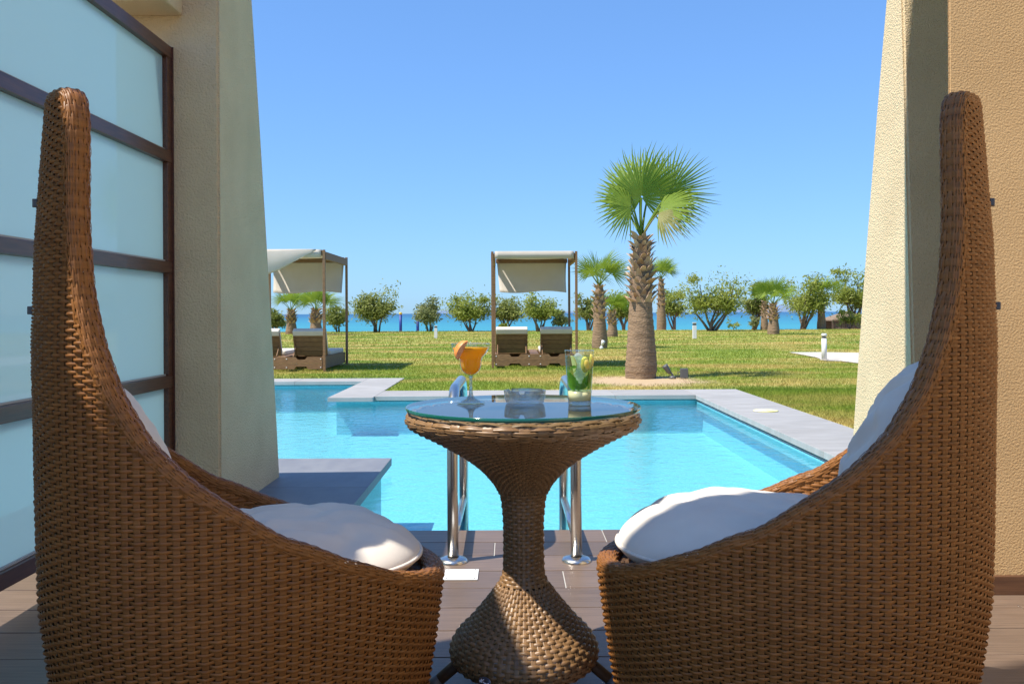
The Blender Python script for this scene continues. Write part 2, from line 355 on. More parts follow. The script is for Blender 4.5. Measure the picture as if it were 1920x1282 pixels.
# ------------------------------------------------------------------ ground, sea, pool
def quad_sheet(name, rects, z, m):
    V = []; Fc = []
    for x0, x1, y0, y1 in rects:
        o = len(V); V += [(x0,y0,z),(x1,y0,z),(x1,y1,z),(x0,y1,z)]; Fc.append((o,o+1,o+2,o+3))
    return link_mesh(name, V, Fc, m)
DECK_Y = 3.98; PX_R = 2.15; WATER_Z = -0.09; FLOOR_Z = -0.46
lawn = quad_sheet('lawn', [(2.80,80,-20,11.19),(-1.595,80,11.19,49.5),(-80,-1.595,13.39,49.5),(-80,-7.0,-20,13.39)], -0.012, 'lawn'); tag(lawn, kind='structure')
be = link_mesh('beach', [(-400,49.5,-0.012),(400,49.5,-0.012),(400,60,-2.1),(-400,60,-2.1),(400,90,-3.2),(-400,90,-3.2)], [(0,1,2,3),(3,2,4,5)], 'sand'); tag(be, kind='structure')
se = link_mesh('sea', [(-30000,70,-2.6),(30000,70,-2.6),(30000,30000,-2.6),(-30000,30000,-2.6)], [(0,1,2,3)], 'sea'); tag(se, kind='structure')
# faint islands on the horizon
def island(x0, x1, y, h, seed):
    r = random.Random(seed); n = 24; V = []; Fc = []
    for i in range(n+1):
        s = i/n; hh = h*math.sin(PI*s)**0.8*(0.75+0.25*math.sin(s*9+seed)+0.1*r.random()); x = x0+(x1-x0)*s
        V += [(x, y-800, -3), (x, y, hh), (x, y+800, -3)]
    for i in range(n):
        a = i*3; Fc += [(a,a+3,a+4,a+1),(a+1,a+4,a+5,a+2)]
    return tag(link_mesh('hills', V, Fc, M['island']), kind='structure')
M['island'] = mat('island', (0.15,0.21,0.30), 1.0, spec=0.0)  # blue-grey base colour paints in the haze of distance
island(5600, 9200, 26000, 190, 2); island(-2600, -700, 26000, 90, 5); island(1200, 3200, 26000, 110, 8)
# earth under the lawn's near end and under the house
sub = quad_sheet('ground', [(-80,80,-60,-20)], -0.02, 'sand'); tag(sub, kind='structure')

# pool basin: floor and walls
bv = []; bf = []
outline = [(PX_R+0.10,DECK_Y),(PX_R+0.10,10.55),(-2.05,10.55),(-2.05,12.9),(-7.0,12.9),(-7.0,DECK_Y)]
for x, y in outline: bv += [(x,y,FLOOR_Z),(x,y,-0.045)]
n = len(outline)
bf = [(2*i, 2*((i+1)%n), 2*((i+1)%n)+1, 2*i+1) for i in range(n)] + [tuple(2*i for i in range(n))]
basin = link_mesh('pool_basin', bv, bf, 'pool'); tag(basin, kind='structure')
water_o = link_mesh('pool_water', [(x,y,WATER_Z) for x, y in outline], [tuple(range(n))], 'water'); tag(water_o, kind='structure')
# blue tile band at the waterline, white gutter lip along the right and far side
def band(name, x0, x1, y0, y1, z0, z1, m): return box(name, x0, x1, y0, y1, z0, z1, m, basin, 0)
band('gutter_lip', PX_R+0.035, PX_R+0.098, 5.12, 10.548, -0.16, -0.079, 'white_pvc')
band('tile_band', PX_R+0.02, PX_R+0.034, 5.12, 10.5, -0.17, -0.083, 'pool_tile')
band('tile_band', -2.04, PX_R+0.018, 10.525, 10.548, -0.17, -0.07, 'pool_tile')
band('tile_band', -6.99, -2.06, 12.875, 12.898, -0.17, -0.07, 'pool_tile')

coping = thing('pool_coping', 'grey stone slabs edging the swimming pool beside the lawn', 'coping', (0,0,0))
def stones(x0, x1, y0, y1, nx, ny, m, parent, z1=0.0, th=0.05, name='coping_stone', g=0.003):
    for i in range(nx):
        for j in range(ny):
            a0 = x0+(x1-x0)*i/nx+g/2; a1 = x0+(x1-x0)*(i+1)/nx-g/2; b0 = y0+(y1-y0)*j/ny+g/2; b1 = y0+(y1-y0)*(j+1)/ny-g/2
            dz = random.uniform(-0.0008, 0.0008)
            o = box(name, -(a1-a0)/2, (a1-a0)/2, -(b1-b0)/2, (b1-b0)/2, -th, 0, m, parent, 0.004); o.location = ((a0+a1)/2, (b0+b1)/2, z1+dz)
stones(PX_R, 2.81, 5.12, 10.45, 1, 5, 'stone', coping)
stones(-1.585, PX_R, 10.45, 11.2, 4, 1, 'stone', coping); stones(PX_R, 2.81, 10.45, 11.2, 1, 1, 'stone', coping)
stones(-2.11, -1.585, 10.32, 12.8, 1, 3, 'stone', coping)
stones(-2.11, -1.585, 12.8, 13.4, 1, 1, 'stone', coping); stones(-7.0, -2.11, 12.8, 13.4, 5, 1, 'stone', coping)
# soil edge under the coping so no gap shows
bed = quad_sheet('coping_bed', [(PX_R+0.1,2.82,3.9,11.21),(-1.6,PX_R+0.1,10.55,11.21),(-2.05,-1.58,10.55,13.41),(-7.0,-2.05,12.9,13.41)], -0.052, 'dark_gap'); bed.parent = coping
lid = link_mesh('skimmer_lid', *lathe([(0.118,0.0015),(0.118,0.006),(0.112,0.009),(0.02,0.010),(0.001,0.010)], 40), 'skimmer', None, True, (2.47, 8.7, 0.0))
tag(lid, 'round cream and yellow skimmer lid set in the grey coping', 'skimmer lid')

# stone platforms beside the two buttresses
plat = thing('stone_platform', 'dark slate platform jutting into the pool beside the shaded buttress', 'platform', (0,0,0))
box('platform_core', -4.5, -0.86, DECK_Y+0.002, 5.93, FLOOR_Z, -0.051, 'pool_tile', plat, 0)
stones(-4.5, -0.795, DECK_Y+0.002, 5.985, 3, 2, 'stone_dark', plat, 0.0, 0.05, 'slab', 0.002)
plat2 = thing('stone_platform', 'dark slate platform under the sunlit buttress', 'platform', (0,0,0))
box('platform_core', 1.96, 2.9, DECK_Y+0.002, 5.05, FLOOR_Z, -0.051, 'pool_tile', plat2, 0)
stones(1.90, 2.9, DECK_Y+0.002, 5.115, 1, 1, 'stone_dark', plat2, 0.0, 0.05, 'slab', 0.002)

# terrace floor of wood-look planks
floor = link_mesh('terrace_floor', *merge([([(-4.5,-3,-.03),(4.5,-3,-.03),(4.5,DECK_Y-.001,-.03),(-4.5,DECK_Y-.001,-.03),(-4.5,-3,-.0035),(4.5,-3,-.0035),(4.5,DECK_Y-.001,-.0035),(-4.5,DECK_Y-.001,-.0035)],
    [(0,3,2,1),(4,5,6,7),(0,1,5,4),(1,2,6,5),(2,3,7,6),(3,0,4,7)])]), 'grout'); tag(floor, kind='structure')
pl_me = None; PW, PLN = 0.21, 1.2
row = 0; y = DECK_Y - PW
while y > -1.2:
    offx = (row*0.47) % PLN; x = -4.4 - offx
    while x < 4.4:
        if pl_me is None:
            o = box('plank', -PLN/2+.0025, PLN/2-.0025, -PW/2+.0025, PW/2-.0025, -0.02, 0, 'plank', floor, 0.0016); pl_me = o.data
        else:
            o = bpy.data.objects.new('plank', pl_me); COL.objects.link(o); o.parent = floor
        o.location = (x+PLN/2, y+PW/2, random.uniform(-0.0006, 0.0006)); x += PLN
    y -= PW; row += 1
fascia = box('deck_edge', -0.79, 1.89, DECK_Y+0.001, DECK_Y+0.012, -0.3, -0.006, 'wood_frame', floor, 0.001)
plate = thing('floor_plate', 'small white square access plate set in the decking', 'floor plate', (-0.185, 3.295, 0))
box('cover', -.062, .062, -.066, .066, 0.0008, 0.004, 'white_pvc', plate, 0.001)
for sx in (-1,1):
    for sy in (-1,1):
        link_mesh('screw', *lathe([(0.004,0.0041),(0.004,0.0048),(0.001,0.005)], 10), 'grey_metal', plate, True, (sx*.05, sy*.054, 0))

# ------------------------------------------------------------------ buttresses, wall, screen
def buttress(name, label, x_face, x_far, y_near0, y_near1, y_far0, slope, H, m):
    t = thing(name, label, 'buttress', ((x_face+x_far)/2, (y_near0+y_far0)/2, 0))
    V = []; nz = 14
    for i in range(nz+1):
        z = H*i/nz; yn = y_near0 + (y_near1-y_near0)*i/nz; yf = y_far0 - slope*z + 0.012*z*(H-z)
        V += [(x_face,yn,z),(x_far,yn,z),(x_far,yf,z),(x_face,yf,z)]
    Fc = []
    for i in range(nz):
        a = i*4
        for j in range(4):
            k = (j+1) % 4; Fc.append((a+j,a+k,a+4+k,a+4+j))
    Fc += [(3,2,1,0), tuple(nz*4+j for j in range(4))]
    bm = bmesh.new(); vs = [bm.verts.new(v) for v in V]
    for q in Fc: bm.faces.new([vs[i] for i in q])
    bmesh.ops.recalc_face_normals(bm, faces=bm.faces)
    es = [ed for ed in bm.edges if abs(ed.verts[0].co.z-ed.verts[1].co.z) > 0.05]
    bmesh.ops.bevel(bm, geom=es, offset=0.012, segments=3, affect='EDGES')
    for v in bm.verts: v.co -= Vector(t.location)
    bm_obj('wall_body', bm, m, t)
    return t
bl = buttress('buttress', 'battered stucco buttress abutting the frosted glass screen, in shade', -1.372, -2.6, 4.24, 4.24, 5.32, 0.21, 3.6, 'stucco')
br = buttress('buttress', 'battered stucco buttress behind the tan wall, with a sunlit pool side', 1.93, 3.2, 4.28, 4.46, 5.12, 0.218, 3.6, 'stucco')
bb = box('ceiling_beam', -2.4, -1.54, 4.03, 4.238, 2.37, 2.75, 'stucco', None, 0.01); tag(bb, 'stucco beam stub above the screen frame', 'beam')
tw = thing('porch_wall', 'tan stucco porch wall with dark wooden skirting board', 'wall', (2.6, 3.2, 0))
bm = box_bm(-1.11, 1.8, -0.15, 0.10, 0, 3.2, 0)
for v_ in bm.verts:
    if v_.co.x < 0 and v_.co.y > 0: v_.co.x += 0.16
bmesh.ops.bevel(bm, geom=[e_ for e_ in bm.edges if abs(e_.verts[0].co.z-e_.verts[1].co.z) > 1], offset=0.01, segments=3, affect='EDGES')
bm_obj('wall_body', bm, 'stucco_tan', tw)
box('skirting_board', -1.115, 1.8, -0.168, -0.1505, 0.0, 0.064, 'skirting', tw, 0.002)

sc_t = thing('glass_screen', 'tall frosted glass screen with dark timber rails beside the terrace', 'screen', (-1.615, 2.6, 0))
Y0, Y1 = -1.75, 1.636   # local
rail_z = [(0.10,0.157),(0.62,0.676),(1.155,1.208),(1.673,1.727),(2.165,2.222)]
for z0, z1 in rail_z: box('rail', -0.03, 0.022, Y0, Y1, z0, z1, 'wood_frame', sc_t, 0.003)
for ya, yb in ((Y0-0.06,Y0-0.0005),(Y1-0.052,Y1)):
    for i in range(4): box('stile', -0.028, 0.020, ya, yb, rail_z[i][1]+.0005, rail_z[i+1][0]-.0005, 'wood_frame', sc_t, 0.003)
box('outer_stile', -0.034, 0.03, Y1+0.0005, Y1+0.0035, 0.02, 2.222, 'wood_frame', sc_t, 0.0)
for i in range(4):
    box('glass_pane', -0.012, -0.002, Y0, Y1-0.053, rail_z[i][1]+.0008, rail_z[i+1][0]-.0008, 'frosted', sc_t, 0)
    box('glazing_bead', -0.0015, 0.008, Y0, Y1-0.053, rail_z[i][1]+.0008, rail_z[i][1]+.008, 'grout', sc_t, 0)
for yy in (Y0+0.3, 0.0, Y1-0.3): box('foot', -0.02, 0.012, yy-0.02, yy+0.02, 0.0, 0.0995, 'grey_metal', sc_t, 0.002)
# out-of-view masonry added for the light: a tall pier and a slab throw shade
hw = box('shade_pier', -2.3, -1.95, 0.10, 0.90, 0.0, 6.2, 'stucco', None, 0.02); tag(hw, 'tall out-of-view stucco pier added to shade the armchair beside the tan wall', 'pier')
_rp = [(.3,3.25),(.3,3.70),(1.95,4.39),(2.6,4.39),(2.6,3.32),(1.4,3.25)]; _n = len(_rp)  # added slab, diagonal edge cut to shade only the buttress front
rf = link_mesh('shade_slab', [(x, y, 3.21) for x, y in _rp]+[(x, y, 3.45) for x, y in _rp], [tuple(range(_n)), tuple(range(2*_n-1, _n-1, -1))]+[(i, _n+i, _n+(i+1) % _n, (i+1) % _n) for i in range(_n)], 'stucco'); tag(rf, 'flat out-of-view stucco slab added to shade the front of the sunlit buttress', 'canopy slab')

_pp = [(1.22,0),(1.92,0),(1.92,2.965),(1.30,2.965),(1.30,2.74),(1.22,2.74)]; _n = len(_pp)  # unseen added pier, stepped to shade the left chair back and seat cushion
pier = link_mesh('stepped_shade_pier', [(-1.90, y, z) for y, z in _pp]+[(-1.66, y, z) for y, z in _pp], [tuple(range(_n)), tuple(range(2*_n-1, _n-1, -1))]+[(i, _n+i, _n+(i+1) % _n, (i+1) % _n) for i in range(_n)], 'stucco'); tag(pier, 'stepped out-of-view stucco pier added to shade the armchair beside the glass screen', 'pier')

fcd = thing('bounce_wall', 'out-of-view cream stucco wall added to bounce warm sunlight onto the terrace', 'wall', (2.75, 0.0, 0))  # unseen sunlit wall added as a reflector for warm bounce light
box('wall_body', 0.0, 0.3, -4.0, 3.04, 0, 4.6, 'stucco', fcd, 0.01); box('skirting_board', -0.014, -0.0005, -4.0, 3.03, 0.0, 0.064, 'skirting', fcd, 0.002)

# ------------------------------------------------------------------ pool ladder
lad = thing('pool_ladder', 'polished steel pool ladder with two handrails at the deck edge', 'pool ladder', (0.012, 3.475, 0))
for sx in (-1, 1):
    x = sx*0.2385; r_ = 0.0215; pts = [(x,0,0.0),(x,0,0.30)]
    zt, rad = 0.655, 0.19
    pts += [(x, rad-rad*math.cos(a), zt-rad+rad*math.sin(a)) for a in np.linspace(0.0, PI/2, 10)]
    pts += [(x, 0.815-rad+rad*math.sin(a), zt-rad+rad*math.cos(a)) for a in np.linspace(0.0, PI/2, 10)]
    pts += [(x,0.815,0.2),(x,0.815,-0.40)]
    v, f_ = tube(pts, r_, 20); link_mesh('handrail', v, f_, 'steel', lad, True)
    v, f_ = tube([(x,0.012,0.088),(x,0.805,0.075)], 0.0165, 14); link_mesh('brace', v, f_, 'steel', lad, True)
    link_mesh('flange', *lathe([(0.057,0.0005),(0.057,0.006),(0.05,0.014),(0.03,0.019),(0.0225,0.020)], 32, False), 'steel', lad, True, (x,0,0))
for z in (-0.13, -0.33):
    box('tread', -0.235, 0.235, 0.79, 0.86, z-0.012, z+0.012, 'steel', lad, 0.004)

# ------------------------------------------------------------------ wicker chairs
TH = [0,30,45,62,79,91,101,113,125,134,141,146.5,149.5,151,152.5,154.5,158,180]
HH = [.395,.402,.415,.442,.490,.541,.60,.66,.735,.818,.91,1.004,1.109,1.167,1.25,1.33,1.372,1.385]
A_, B_, NN = 0.412, 0.372, 2.3
tt = np.linspace(0, 2*PI, 4001)
pu = A_*np.sign(np.cos(tt))*np.abs(np.cos(tt))**(2/NN); pv = B_*np.sign(np.sin(tt))*np.abs(np.sin(tt))**(2/NN)
arc = np.concatenate([[0], np.cumsum(np.hypot(np.diff(pu), np.diff(pv)))]); arc /= arc[-1]
thd = np.degrees(np.where(tt > PI, 2*PI-tt, tt)); hs = np.interp(thd, TH, HH)
def plan_a(a):
    a = np.mod(a, 1.0); return np.interp(a, arc, pu), np.interp(a, arc, pv)
def H_a(a): return np.interp(np.mod(a, 1.0), arc, hs)
def s_z(z): return np.interp(z, [0,.14,.25,.38,.5,.9,1.1,1.39], [.855,.908,.952,.992,1.0,1.015,1.0,.95])
def n_a(a):
    u0, v0 = plan_a(a-1e-3); u1, v1 = plan_a(a+1e-3); du, dv = u1-u0, v1-v0; l = np.hypot(du, dv)+1e-12
    return dv/l, -du/l
def body(inset):
    def Pf(a, z):
        u, v = plan_a(a); s = s_z(z); nu, nv = n_a(a)
        return np.stack([u*s-nu*inset, v*s-nv*inset, z+0*a], -1)
    return Pf
def rim_curve(N=1400):
    a = np.linspace(0, 1, N, endpoint=False)
    # resample by 3d length so the steep parts are covered
    for _ in range(2):
        z = H_a(a); u, v = plan_a(a); s = s_z(z); P = np.stack([u*s, v*s, z], -1)
        d = np.linalg.norm(np.roll(P,-1,0)-P, axis=1); L = np.concatenate([[0], np.cumsum(d)]); aa = np.concatenate([a, [1.0]])
        a = np.interp(np.linspace(0, L[-1], N, endpoint=False), L, aa)
    z = H_a(a); u, v = plan_a(a); s = s_z(z); P = np.stack([u*s, v*s, z], -1)
    k = np.hanning(25); k /= k.sum()
    for c in range(3): P[:,c] = np.convolve(np.concatenate([P[-12:,c], P[:,c], P[:12,c]]), k, 'valid')
    nu, nv = n_a(a); Nn = np.stack([nu, nv, 0*nu], -1)
    for c in range(3): Nn[:,c] = np.convolve(np.concatenate([Nn[-12:,c], Nn[:,c], Nn[:12,c]]), k, 'valid')
    T = np.roll(P,-1,0)-np.roll(P,1,0); T /= np.linalg.norm(T, axis=1, keepdims=True)
    Nn -= T*np.sum(T*Nn, axis=1, keepdims=True); Nn /= np.linalg.norm(Nn, axis=1, keepdims=True)
    return P, Nn, np.cross(Nn, T)
RP, RN, RW = rim_curve(); RNn = len(RP)
def rim_P(a, b):
    f = np.mod(a, 1.0)*RNn; i0 = np.floor(f).astype(int) % RNn; i1 = (i0+1) % RNn; w_ = (f-np.floor(f))[...,None]
    P = RP[i0]*(1-w_)+RP[i1]*w_; Nn = RN[i0]*(1-w_)+RN[i1]*w_; W = RW[i0]*(1-w_)+RW[i1]*w_
    cb, sb = np.cos(b), np.sin(b)
    ce = np.sign(cb)*np.abs(cb)**0.75; se_ = np.sign(sb)*np.abs(sb)**0.75
    return P + Nn*(0.0225*ce-0.0205)[...,None] + W*(0.0150*se_-0.006)[...,None]
chair_mesh = {}
ROWP = 0.0074
zr = np.arange(0.03, 1.38, ROWP)
V, Q = weave(body(0.0), 112, zr, 0.0031, 0.0040, 0.0014, 1, 4, lambda a, z: z < H_a(a)-0.008, 1.0, 0.28, 0.022, 1.378, 140)
chair_mesh['outer_weave'] = (V, Q)
zi = np.arange(0.38, 1.37, 0.0085)
chair_mesh['inner_weave'] = weave(body(0.040), 108, zi, 0.0039, 0.0024, 0.0016, 1, 4, lambda a, z: z < H_a(a)-0.008, -1.0, 0.3, 0.37, 1.37, 60)
fb = np.linspace(R(-35), R(215), 17)
chair_mesh['rim'] = weave(rim_P, 150, fb, (fb[1]-fb[0])*0.45, 0.0014, 0.0011, 1, 4, None, 1.0, 0.3, fb[0], fb[-1], 30)
def seat_P(a, b):
    u, v = plan_a(a); nu, nv = n_a(a); k = 1-b
    return np.stack([u*k*0.985, v*k*0.985, 0.388 - 0.02*b + 0*a], -1)
chair_mesh['seat_deck'] = weave(seat_P, 96, np.arange(0.03, 0.5, 0.030), 0.0135, 0.0022, 0.0012, 1, 4, None, 1.0, 0.3, 0.0, 0.5, 20)
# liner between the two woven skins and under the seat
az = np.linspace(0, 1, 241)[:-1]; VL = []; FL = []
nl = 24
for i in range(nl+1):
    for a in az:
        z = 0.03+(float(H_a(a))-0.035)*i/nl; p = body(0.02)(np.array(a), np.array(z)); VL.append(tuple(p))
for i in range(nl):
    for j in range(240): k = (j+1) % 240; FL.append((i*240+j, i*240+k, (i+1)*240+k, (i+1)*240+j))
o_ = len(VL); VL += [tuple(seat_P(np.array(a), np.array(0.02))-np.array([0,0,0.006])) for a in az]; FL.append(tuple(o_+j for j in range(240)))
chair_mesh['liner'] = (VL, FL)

def make_chair(label, loc, rz):
    t = thing('wicker_armchair', label, 'armchair', loc, rz, None)
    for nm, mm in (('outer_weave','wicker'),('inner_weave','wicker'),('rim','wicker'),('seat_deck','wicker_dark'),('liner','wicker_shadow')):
        o = link_mesh(nm, *chair_mesh[nm], mm, t, True)
        if 'weave' in nm or nm in ('rim','seat_deck'): o['kind'] = 'stuff'
    for z in (1.18, 0.97):
        s = float(s_z(z)); box('strap_clip', -A_*s-0.0125, -A_*s-0.003, -0.008, 0.008, z-0.008, z+0.008, 'grey_metal', t, 0.002)
    link_mesh('base_ring', *tube([tuple(np.array([*[float(q) for q in plan_a(np.array(a))], 0])*0.84+np.array([0,0,0.016])) for a in np.linspace(0,1,61)], 0.014, 8), 'wicker_dark', t, True)
    return t
chL = make_chair('high-backed brown wicker armchair beside the frosted glass screen', (-0.566, 1.955, 0), R(28))
chR = dup(chL, (0.610, 2.01, 0), R(180-27), 'high-backed brown wicker armchair beside the tan porch wall')

def cushion_mesh(ru, rv, th, dome, wr, seed, nr=30, nt_=96, exp=2.4):
    """soft round pad: polar grid, top and bottom, wrinkled"""
    r = random.Random(seed); ph = [(r.uniform(0,6.28), r.uniform(0.5,1.0)) for _ in range(8)]
    V = []; Fc = []
    prof = []
    for i in range(nr+1):
        s = i/nr; prof.append((s, 1))
    def zt(x, y, s, top):
        edge = (1-s**4)**0.55 if s < 1 else 0
        z = (dome*(1-s*s)*0.6 + th*0.5*edge) if top else -th*0.5*edge
        if top and wr > 0:
            w_ = math.sin(9*x+6*y+ph[0][0]+2.2*math.sin(7*y+ph[1][0]))*0.5 + math.sin(16*y-5*x+ph[2][0]+1.5*math.sin(11*x))*0.35 + math.sin(27*(x*.6+y*.8)+ph[3][0])*0.18
            z += wr*w_*(0.35+0.65*s)*(1-s**6)
        return z
    for top in (1, 0):
        for i in range(nr+1):
            s = i/nr; s2 = math.sin(s*PI/2)
            for j in range(nt_):
                a = 2*PI*j/nt_; c, d = math.cos(a), math.sin(a)
                x = ru*s2*math.copysign(abs(c)**(2/exp), c); y = rv*s2*math.copysign(abs(d)**(2/exp), d)
                V.append((x, y, zt(x/ru, y/rv, s2, top)))
    o = (nr+1)*nt_
    for i in range(nr):
        for j in range(nt_):
            k = (j+1) % nt_
            Fc.append((i*nt_+j, (i+1)*nt_+j, (i+1)*nt_+k, i*nt_+k)); Fc.append((o+i*nt_+j, o+i*nt_+k, o+(i+1)*nt_+k, o+(i+1)*nt_+j))
    edge = [V[nr*nt_+j] for j in range(nt_)]
    return V, Fc, edge
def cushion(name, label, ru, rv, th, dome, wr, seed, loc, rot, exp=2.4, pipe=0.0045):
    t = thing(name, label, 'cushion', loc); t.rotation_euler = rot
    v, f_, ed = cushion_mesh(ru, rv, th, dome, wr, seed, exp=exp)
    c = link_mesh('cover', v, f_, 'cushion', t, True)
    v, f_ = tube([(x*1.004, y*1.004, z) for x, y, z in ed]+[(ed[0][0]*1.004, ed[0][1]*1.004, ed[0][2])], pipe, 8, False); p = link_mesh('piping', v, f_, 'cushion', t, True)
    return t
def chair_pt(ch, u, v, z):
    return ch.matrix_basis @ Vector((u, v, z))
chL.matrix_basis; bpy.context.view_layer.update()
cushion('seat_cushion', 'creased white seat cushion in the armchair beside the glass screen', 0.275, 0.285, 0.10, 0.040, 0.013, 3, chair_pt(chL, 0.085, 0.0, 0.437), (0,0,R(28)))
cushion('seat_cushion', 'plump white seat cushion in the armchair beside the tan wall', 0.28, 0.29, 0.115, 0.066, 0.009, 9, chair_pt(chR, 0.085, 0.0, 0.443), (0,0,R(153)))
qL = Matrix.Rotation(R(28), 3, 'Z') @ Matrix.Rotation(R(66), 3, 'Y'); qR = Matrix.Rotation(R(153), 3, 'Z') @ Matrix.Rotation(R(63), 3, 'Y')
cushion('back_cushion', 'white back cushion tucked into the armchair beside the glass screen', 0.19, 0.205, 0.12, 0.03, 0.006, 5, chair_pt(chL, -0.25, 0.0, 0.655), qL.to_euler(), 3.0)
cushion('back_cushion', 'white back cushion leaning in the armchair beside the tan wall', 0.205, 0.215, 0.125, 0.025, 0.015, 6, chair_pt(chR, -0.235, 0.0, 0.675), qR.to_euler(), 3.0)

# ------------------------------------------------------------------ wicker table with glass top
TX, TY = 0.031, 2.32
tab = thing('wicker_table', 'round glass-topped wicker table with a flared pedestal between the armchairs', 'table', (TX, TY, 0))
TP = np.array([(.270,.7085),(.288,.708),(.299,.701),(.303,.690),(.299,.678),(.285,.666),(.245,.646),(.2,.622),(.146,.589),(.107,.559),(.073,.52),(.056,.486),(.0505,.425),(.050,.36),(.052,.291),(.062,.265),(.089,.228),(.136,.172),(.172,.138),(.190,.106),(.190,.085),(.178,.062),(.14,.047),(.09,.043)])
# smooth the profile and reparametrise by length
Ld = np.concatenate([[0], np.cumsum(np.hypot(np.diff(TP[:,0]), np.diff(TP[:,1])))]); TL = Ld[-1]
sd = np.linspace(0, TL, 800); pr = np.interp(sd, Ld, TP[:,0]); pz = np.interp(sd, Ld, TP[:,1])
kk = np.hanning(41); kk /= kk.sum()
pr = np.convolve(np.pad(pr, 20, 'edge'), kk, 'valid'); pz = np.convolve(np.pad(pz, 20, 'edge'), kk, 'valid')
def tab_P(a, b):
    r_ = np.interp(b, sd, pr); z = np.interp(b, sd, pz); an = 2*PI*a
    return np.stack([r_*np.cos(an), r_*np.sin(an), z], -1)
def s_of(zq, lo, hi):
    i = np.where((sd >= lo) & (sd <= hi))[0]; return sd[i[np.argmin(np.abs(pz[i]-zq))]]
s1 = s_of(0.50, 0.1, TL); s2 = s_of(0.262, 0.3, TL); s0 = s_of(0.672, 0.03, TL)
def tw_(na, lo, hi, step, amp, th, nm, rid=1):
    rows = np.arange(lo+step/2, hi, step)
    v, q = weave(tab_P, na, rows, step*0.44, amp, th, rid, 4, None, -1.0, 0.3, lo, hi, max(8, len(rows)*2))
    o = link_mesh(nm, v, q, 'wicker_table', tab, True); o['kind'] = 'stuff'; return o
tw_(44, 0.0, s0, 0.0135, 0.0028, 0.0016, 'rim_weave', 2)
tw_(64, s0, s1, 0.0085, 0.0021, 0.0015, 'cone_weave')
tw_(24, s1, s2, 0.0092, 0.0022, 0.0015, 'column_weave')
tw_(56, s2, TL, 0.0108, 0.0028, 0.0020, 'foot_weave')
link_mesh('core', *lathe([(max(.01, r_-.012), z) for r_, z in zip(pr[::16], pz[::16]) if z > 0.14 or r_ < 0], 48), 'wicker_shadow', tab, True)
link_mesh('under_top', *lathe([(.272,.7035),(.272,.7065),(.001,.7066)], 48), 'wicker_table', tab)
for a in (-8, 96, 188, 276):
    c, s = math.cos(R(a)), math.sin(R(a))
    v, f_ = tube([(c*.13, s*.13, .098),(c*.235, s*.235, .014)], [.0155,.0145], 12); lg = link_mesh('leg', v, f_, 'wicker_dark', tab, True)
    v, f_ = tube([(c*.218, s*.218, .028),(c*.243, s*.243, .008)], .0165, 12); link_mesh('foot_cap', v, f_, 'grey_metal', lg, True)
gt = thing('table_glass', 'round clear glass disc with a green edge lying on the wicker table', 'glass disc', (TX, TY, 0.7125))
GR = 0.302
link_mesh('pane', *lathe([(GR-.0015,0.0),(0.0005,0.0)], 96, False), 'table_glass', gt, False, (0,0,0.0098))
link_mesh('edge', *lathe([(GR-.0015,0.0),(GR,.0015),(GR,.0085),(GR-.0015,.0098)], 96, False), 'glass_edge', gt, True)
# badge on the foot: oval plate with a white scratch-like script
bz = 0.081; ba = R(-119); rr_ = 0.199
bd = thing('maker_badge', 'small oval metal badge with white script on the wicker table foot', 'badge', (TX+rr_*math.cos(ba), TY+rr_*math.sin(ba), bz)); bd.rotation_euler = (R(82), 0, ba+PI/2)
link_mesh('plate', *lathe([(.001,.0),(0.0175,.0),(0.0175,.0015),(0.016,.0024),(0.001,.0026)], 32), 'badge', bd, True).scale = (1, .58, 1)
def stroke(pts, r_=0.0011): v, f_ = tube([(x*.001, y*.001, .0030) for x, y in pts], r_, 6); return v, f_
link_mesh('script', *merge([stroke([(-12,2),(-11,-3)]), stroke([(-8,5),(-8.5,1),(-7,-4)]), stroke([(-8,0),(-4,3),(-1,5)]), stroke([(-4,-1),(-1,-2),(1,-3.5),(3,-3),(5,-4.5),(7,-4),(8.5,-5.5),(10,-4),(10.5,-1.5),(12,-2.5),(12.5,-5)])]), 'badge_white', bd)

# ------------------------------------------------------------------ drinks and ashtray
GZ = 0.7125 + 0.0100
mg = thing('cocktail_glass', 'stemmed cocktail glass of orange juice with a peach slice on its rim', 'cocktail', (-0.105, 2.36, GZ))
gp = [(.0005,.002),(.036,.0015),(.037,.003),(.030,.006),(.012,.014),(.006,.024),(.0042,.045),(.0042,.066),(.006,.074),(.014,.079),(.0235,.088),(.0275,.100),(.0285,.114),(.031,.122),(.039,.130),(.046,.140),(.0500,.151),(.0505,.158)]
link_mesh('glass', *lathe(gp, 48, False), 'clear_glass', mg, True)
link_mesh('stem', *lathe([(.0005,.0032),(.026,.005),(.010,.013),(.0052,.024),(.0036,.045),(.0036,.066),(.005,.0735),(.0005,.0745)], 24, False), 'solid_glass', mg, True)
link_mesh('juice', *lathe([(.0005,.0765),(.012,.0795),(.0222,.0885),(.0262,.100),(.0272,.114),(.0298,.1225),(.0376,.1305),(.0446,.1402),(.0476,.1475),(.0005,.1475)], 48, False), 'juice', mg, True)
def rim_ring(r_, z, t=0.0007, n=48):
    return tube([(r_*math.cos(a), r_*math.sin(a), z) for a in np.linspace(0, 2*PI, n+1)], t, 6, False)
link_mesh('lip', *rim_ring(.0505,.158), 'solid_glass', mg, True)
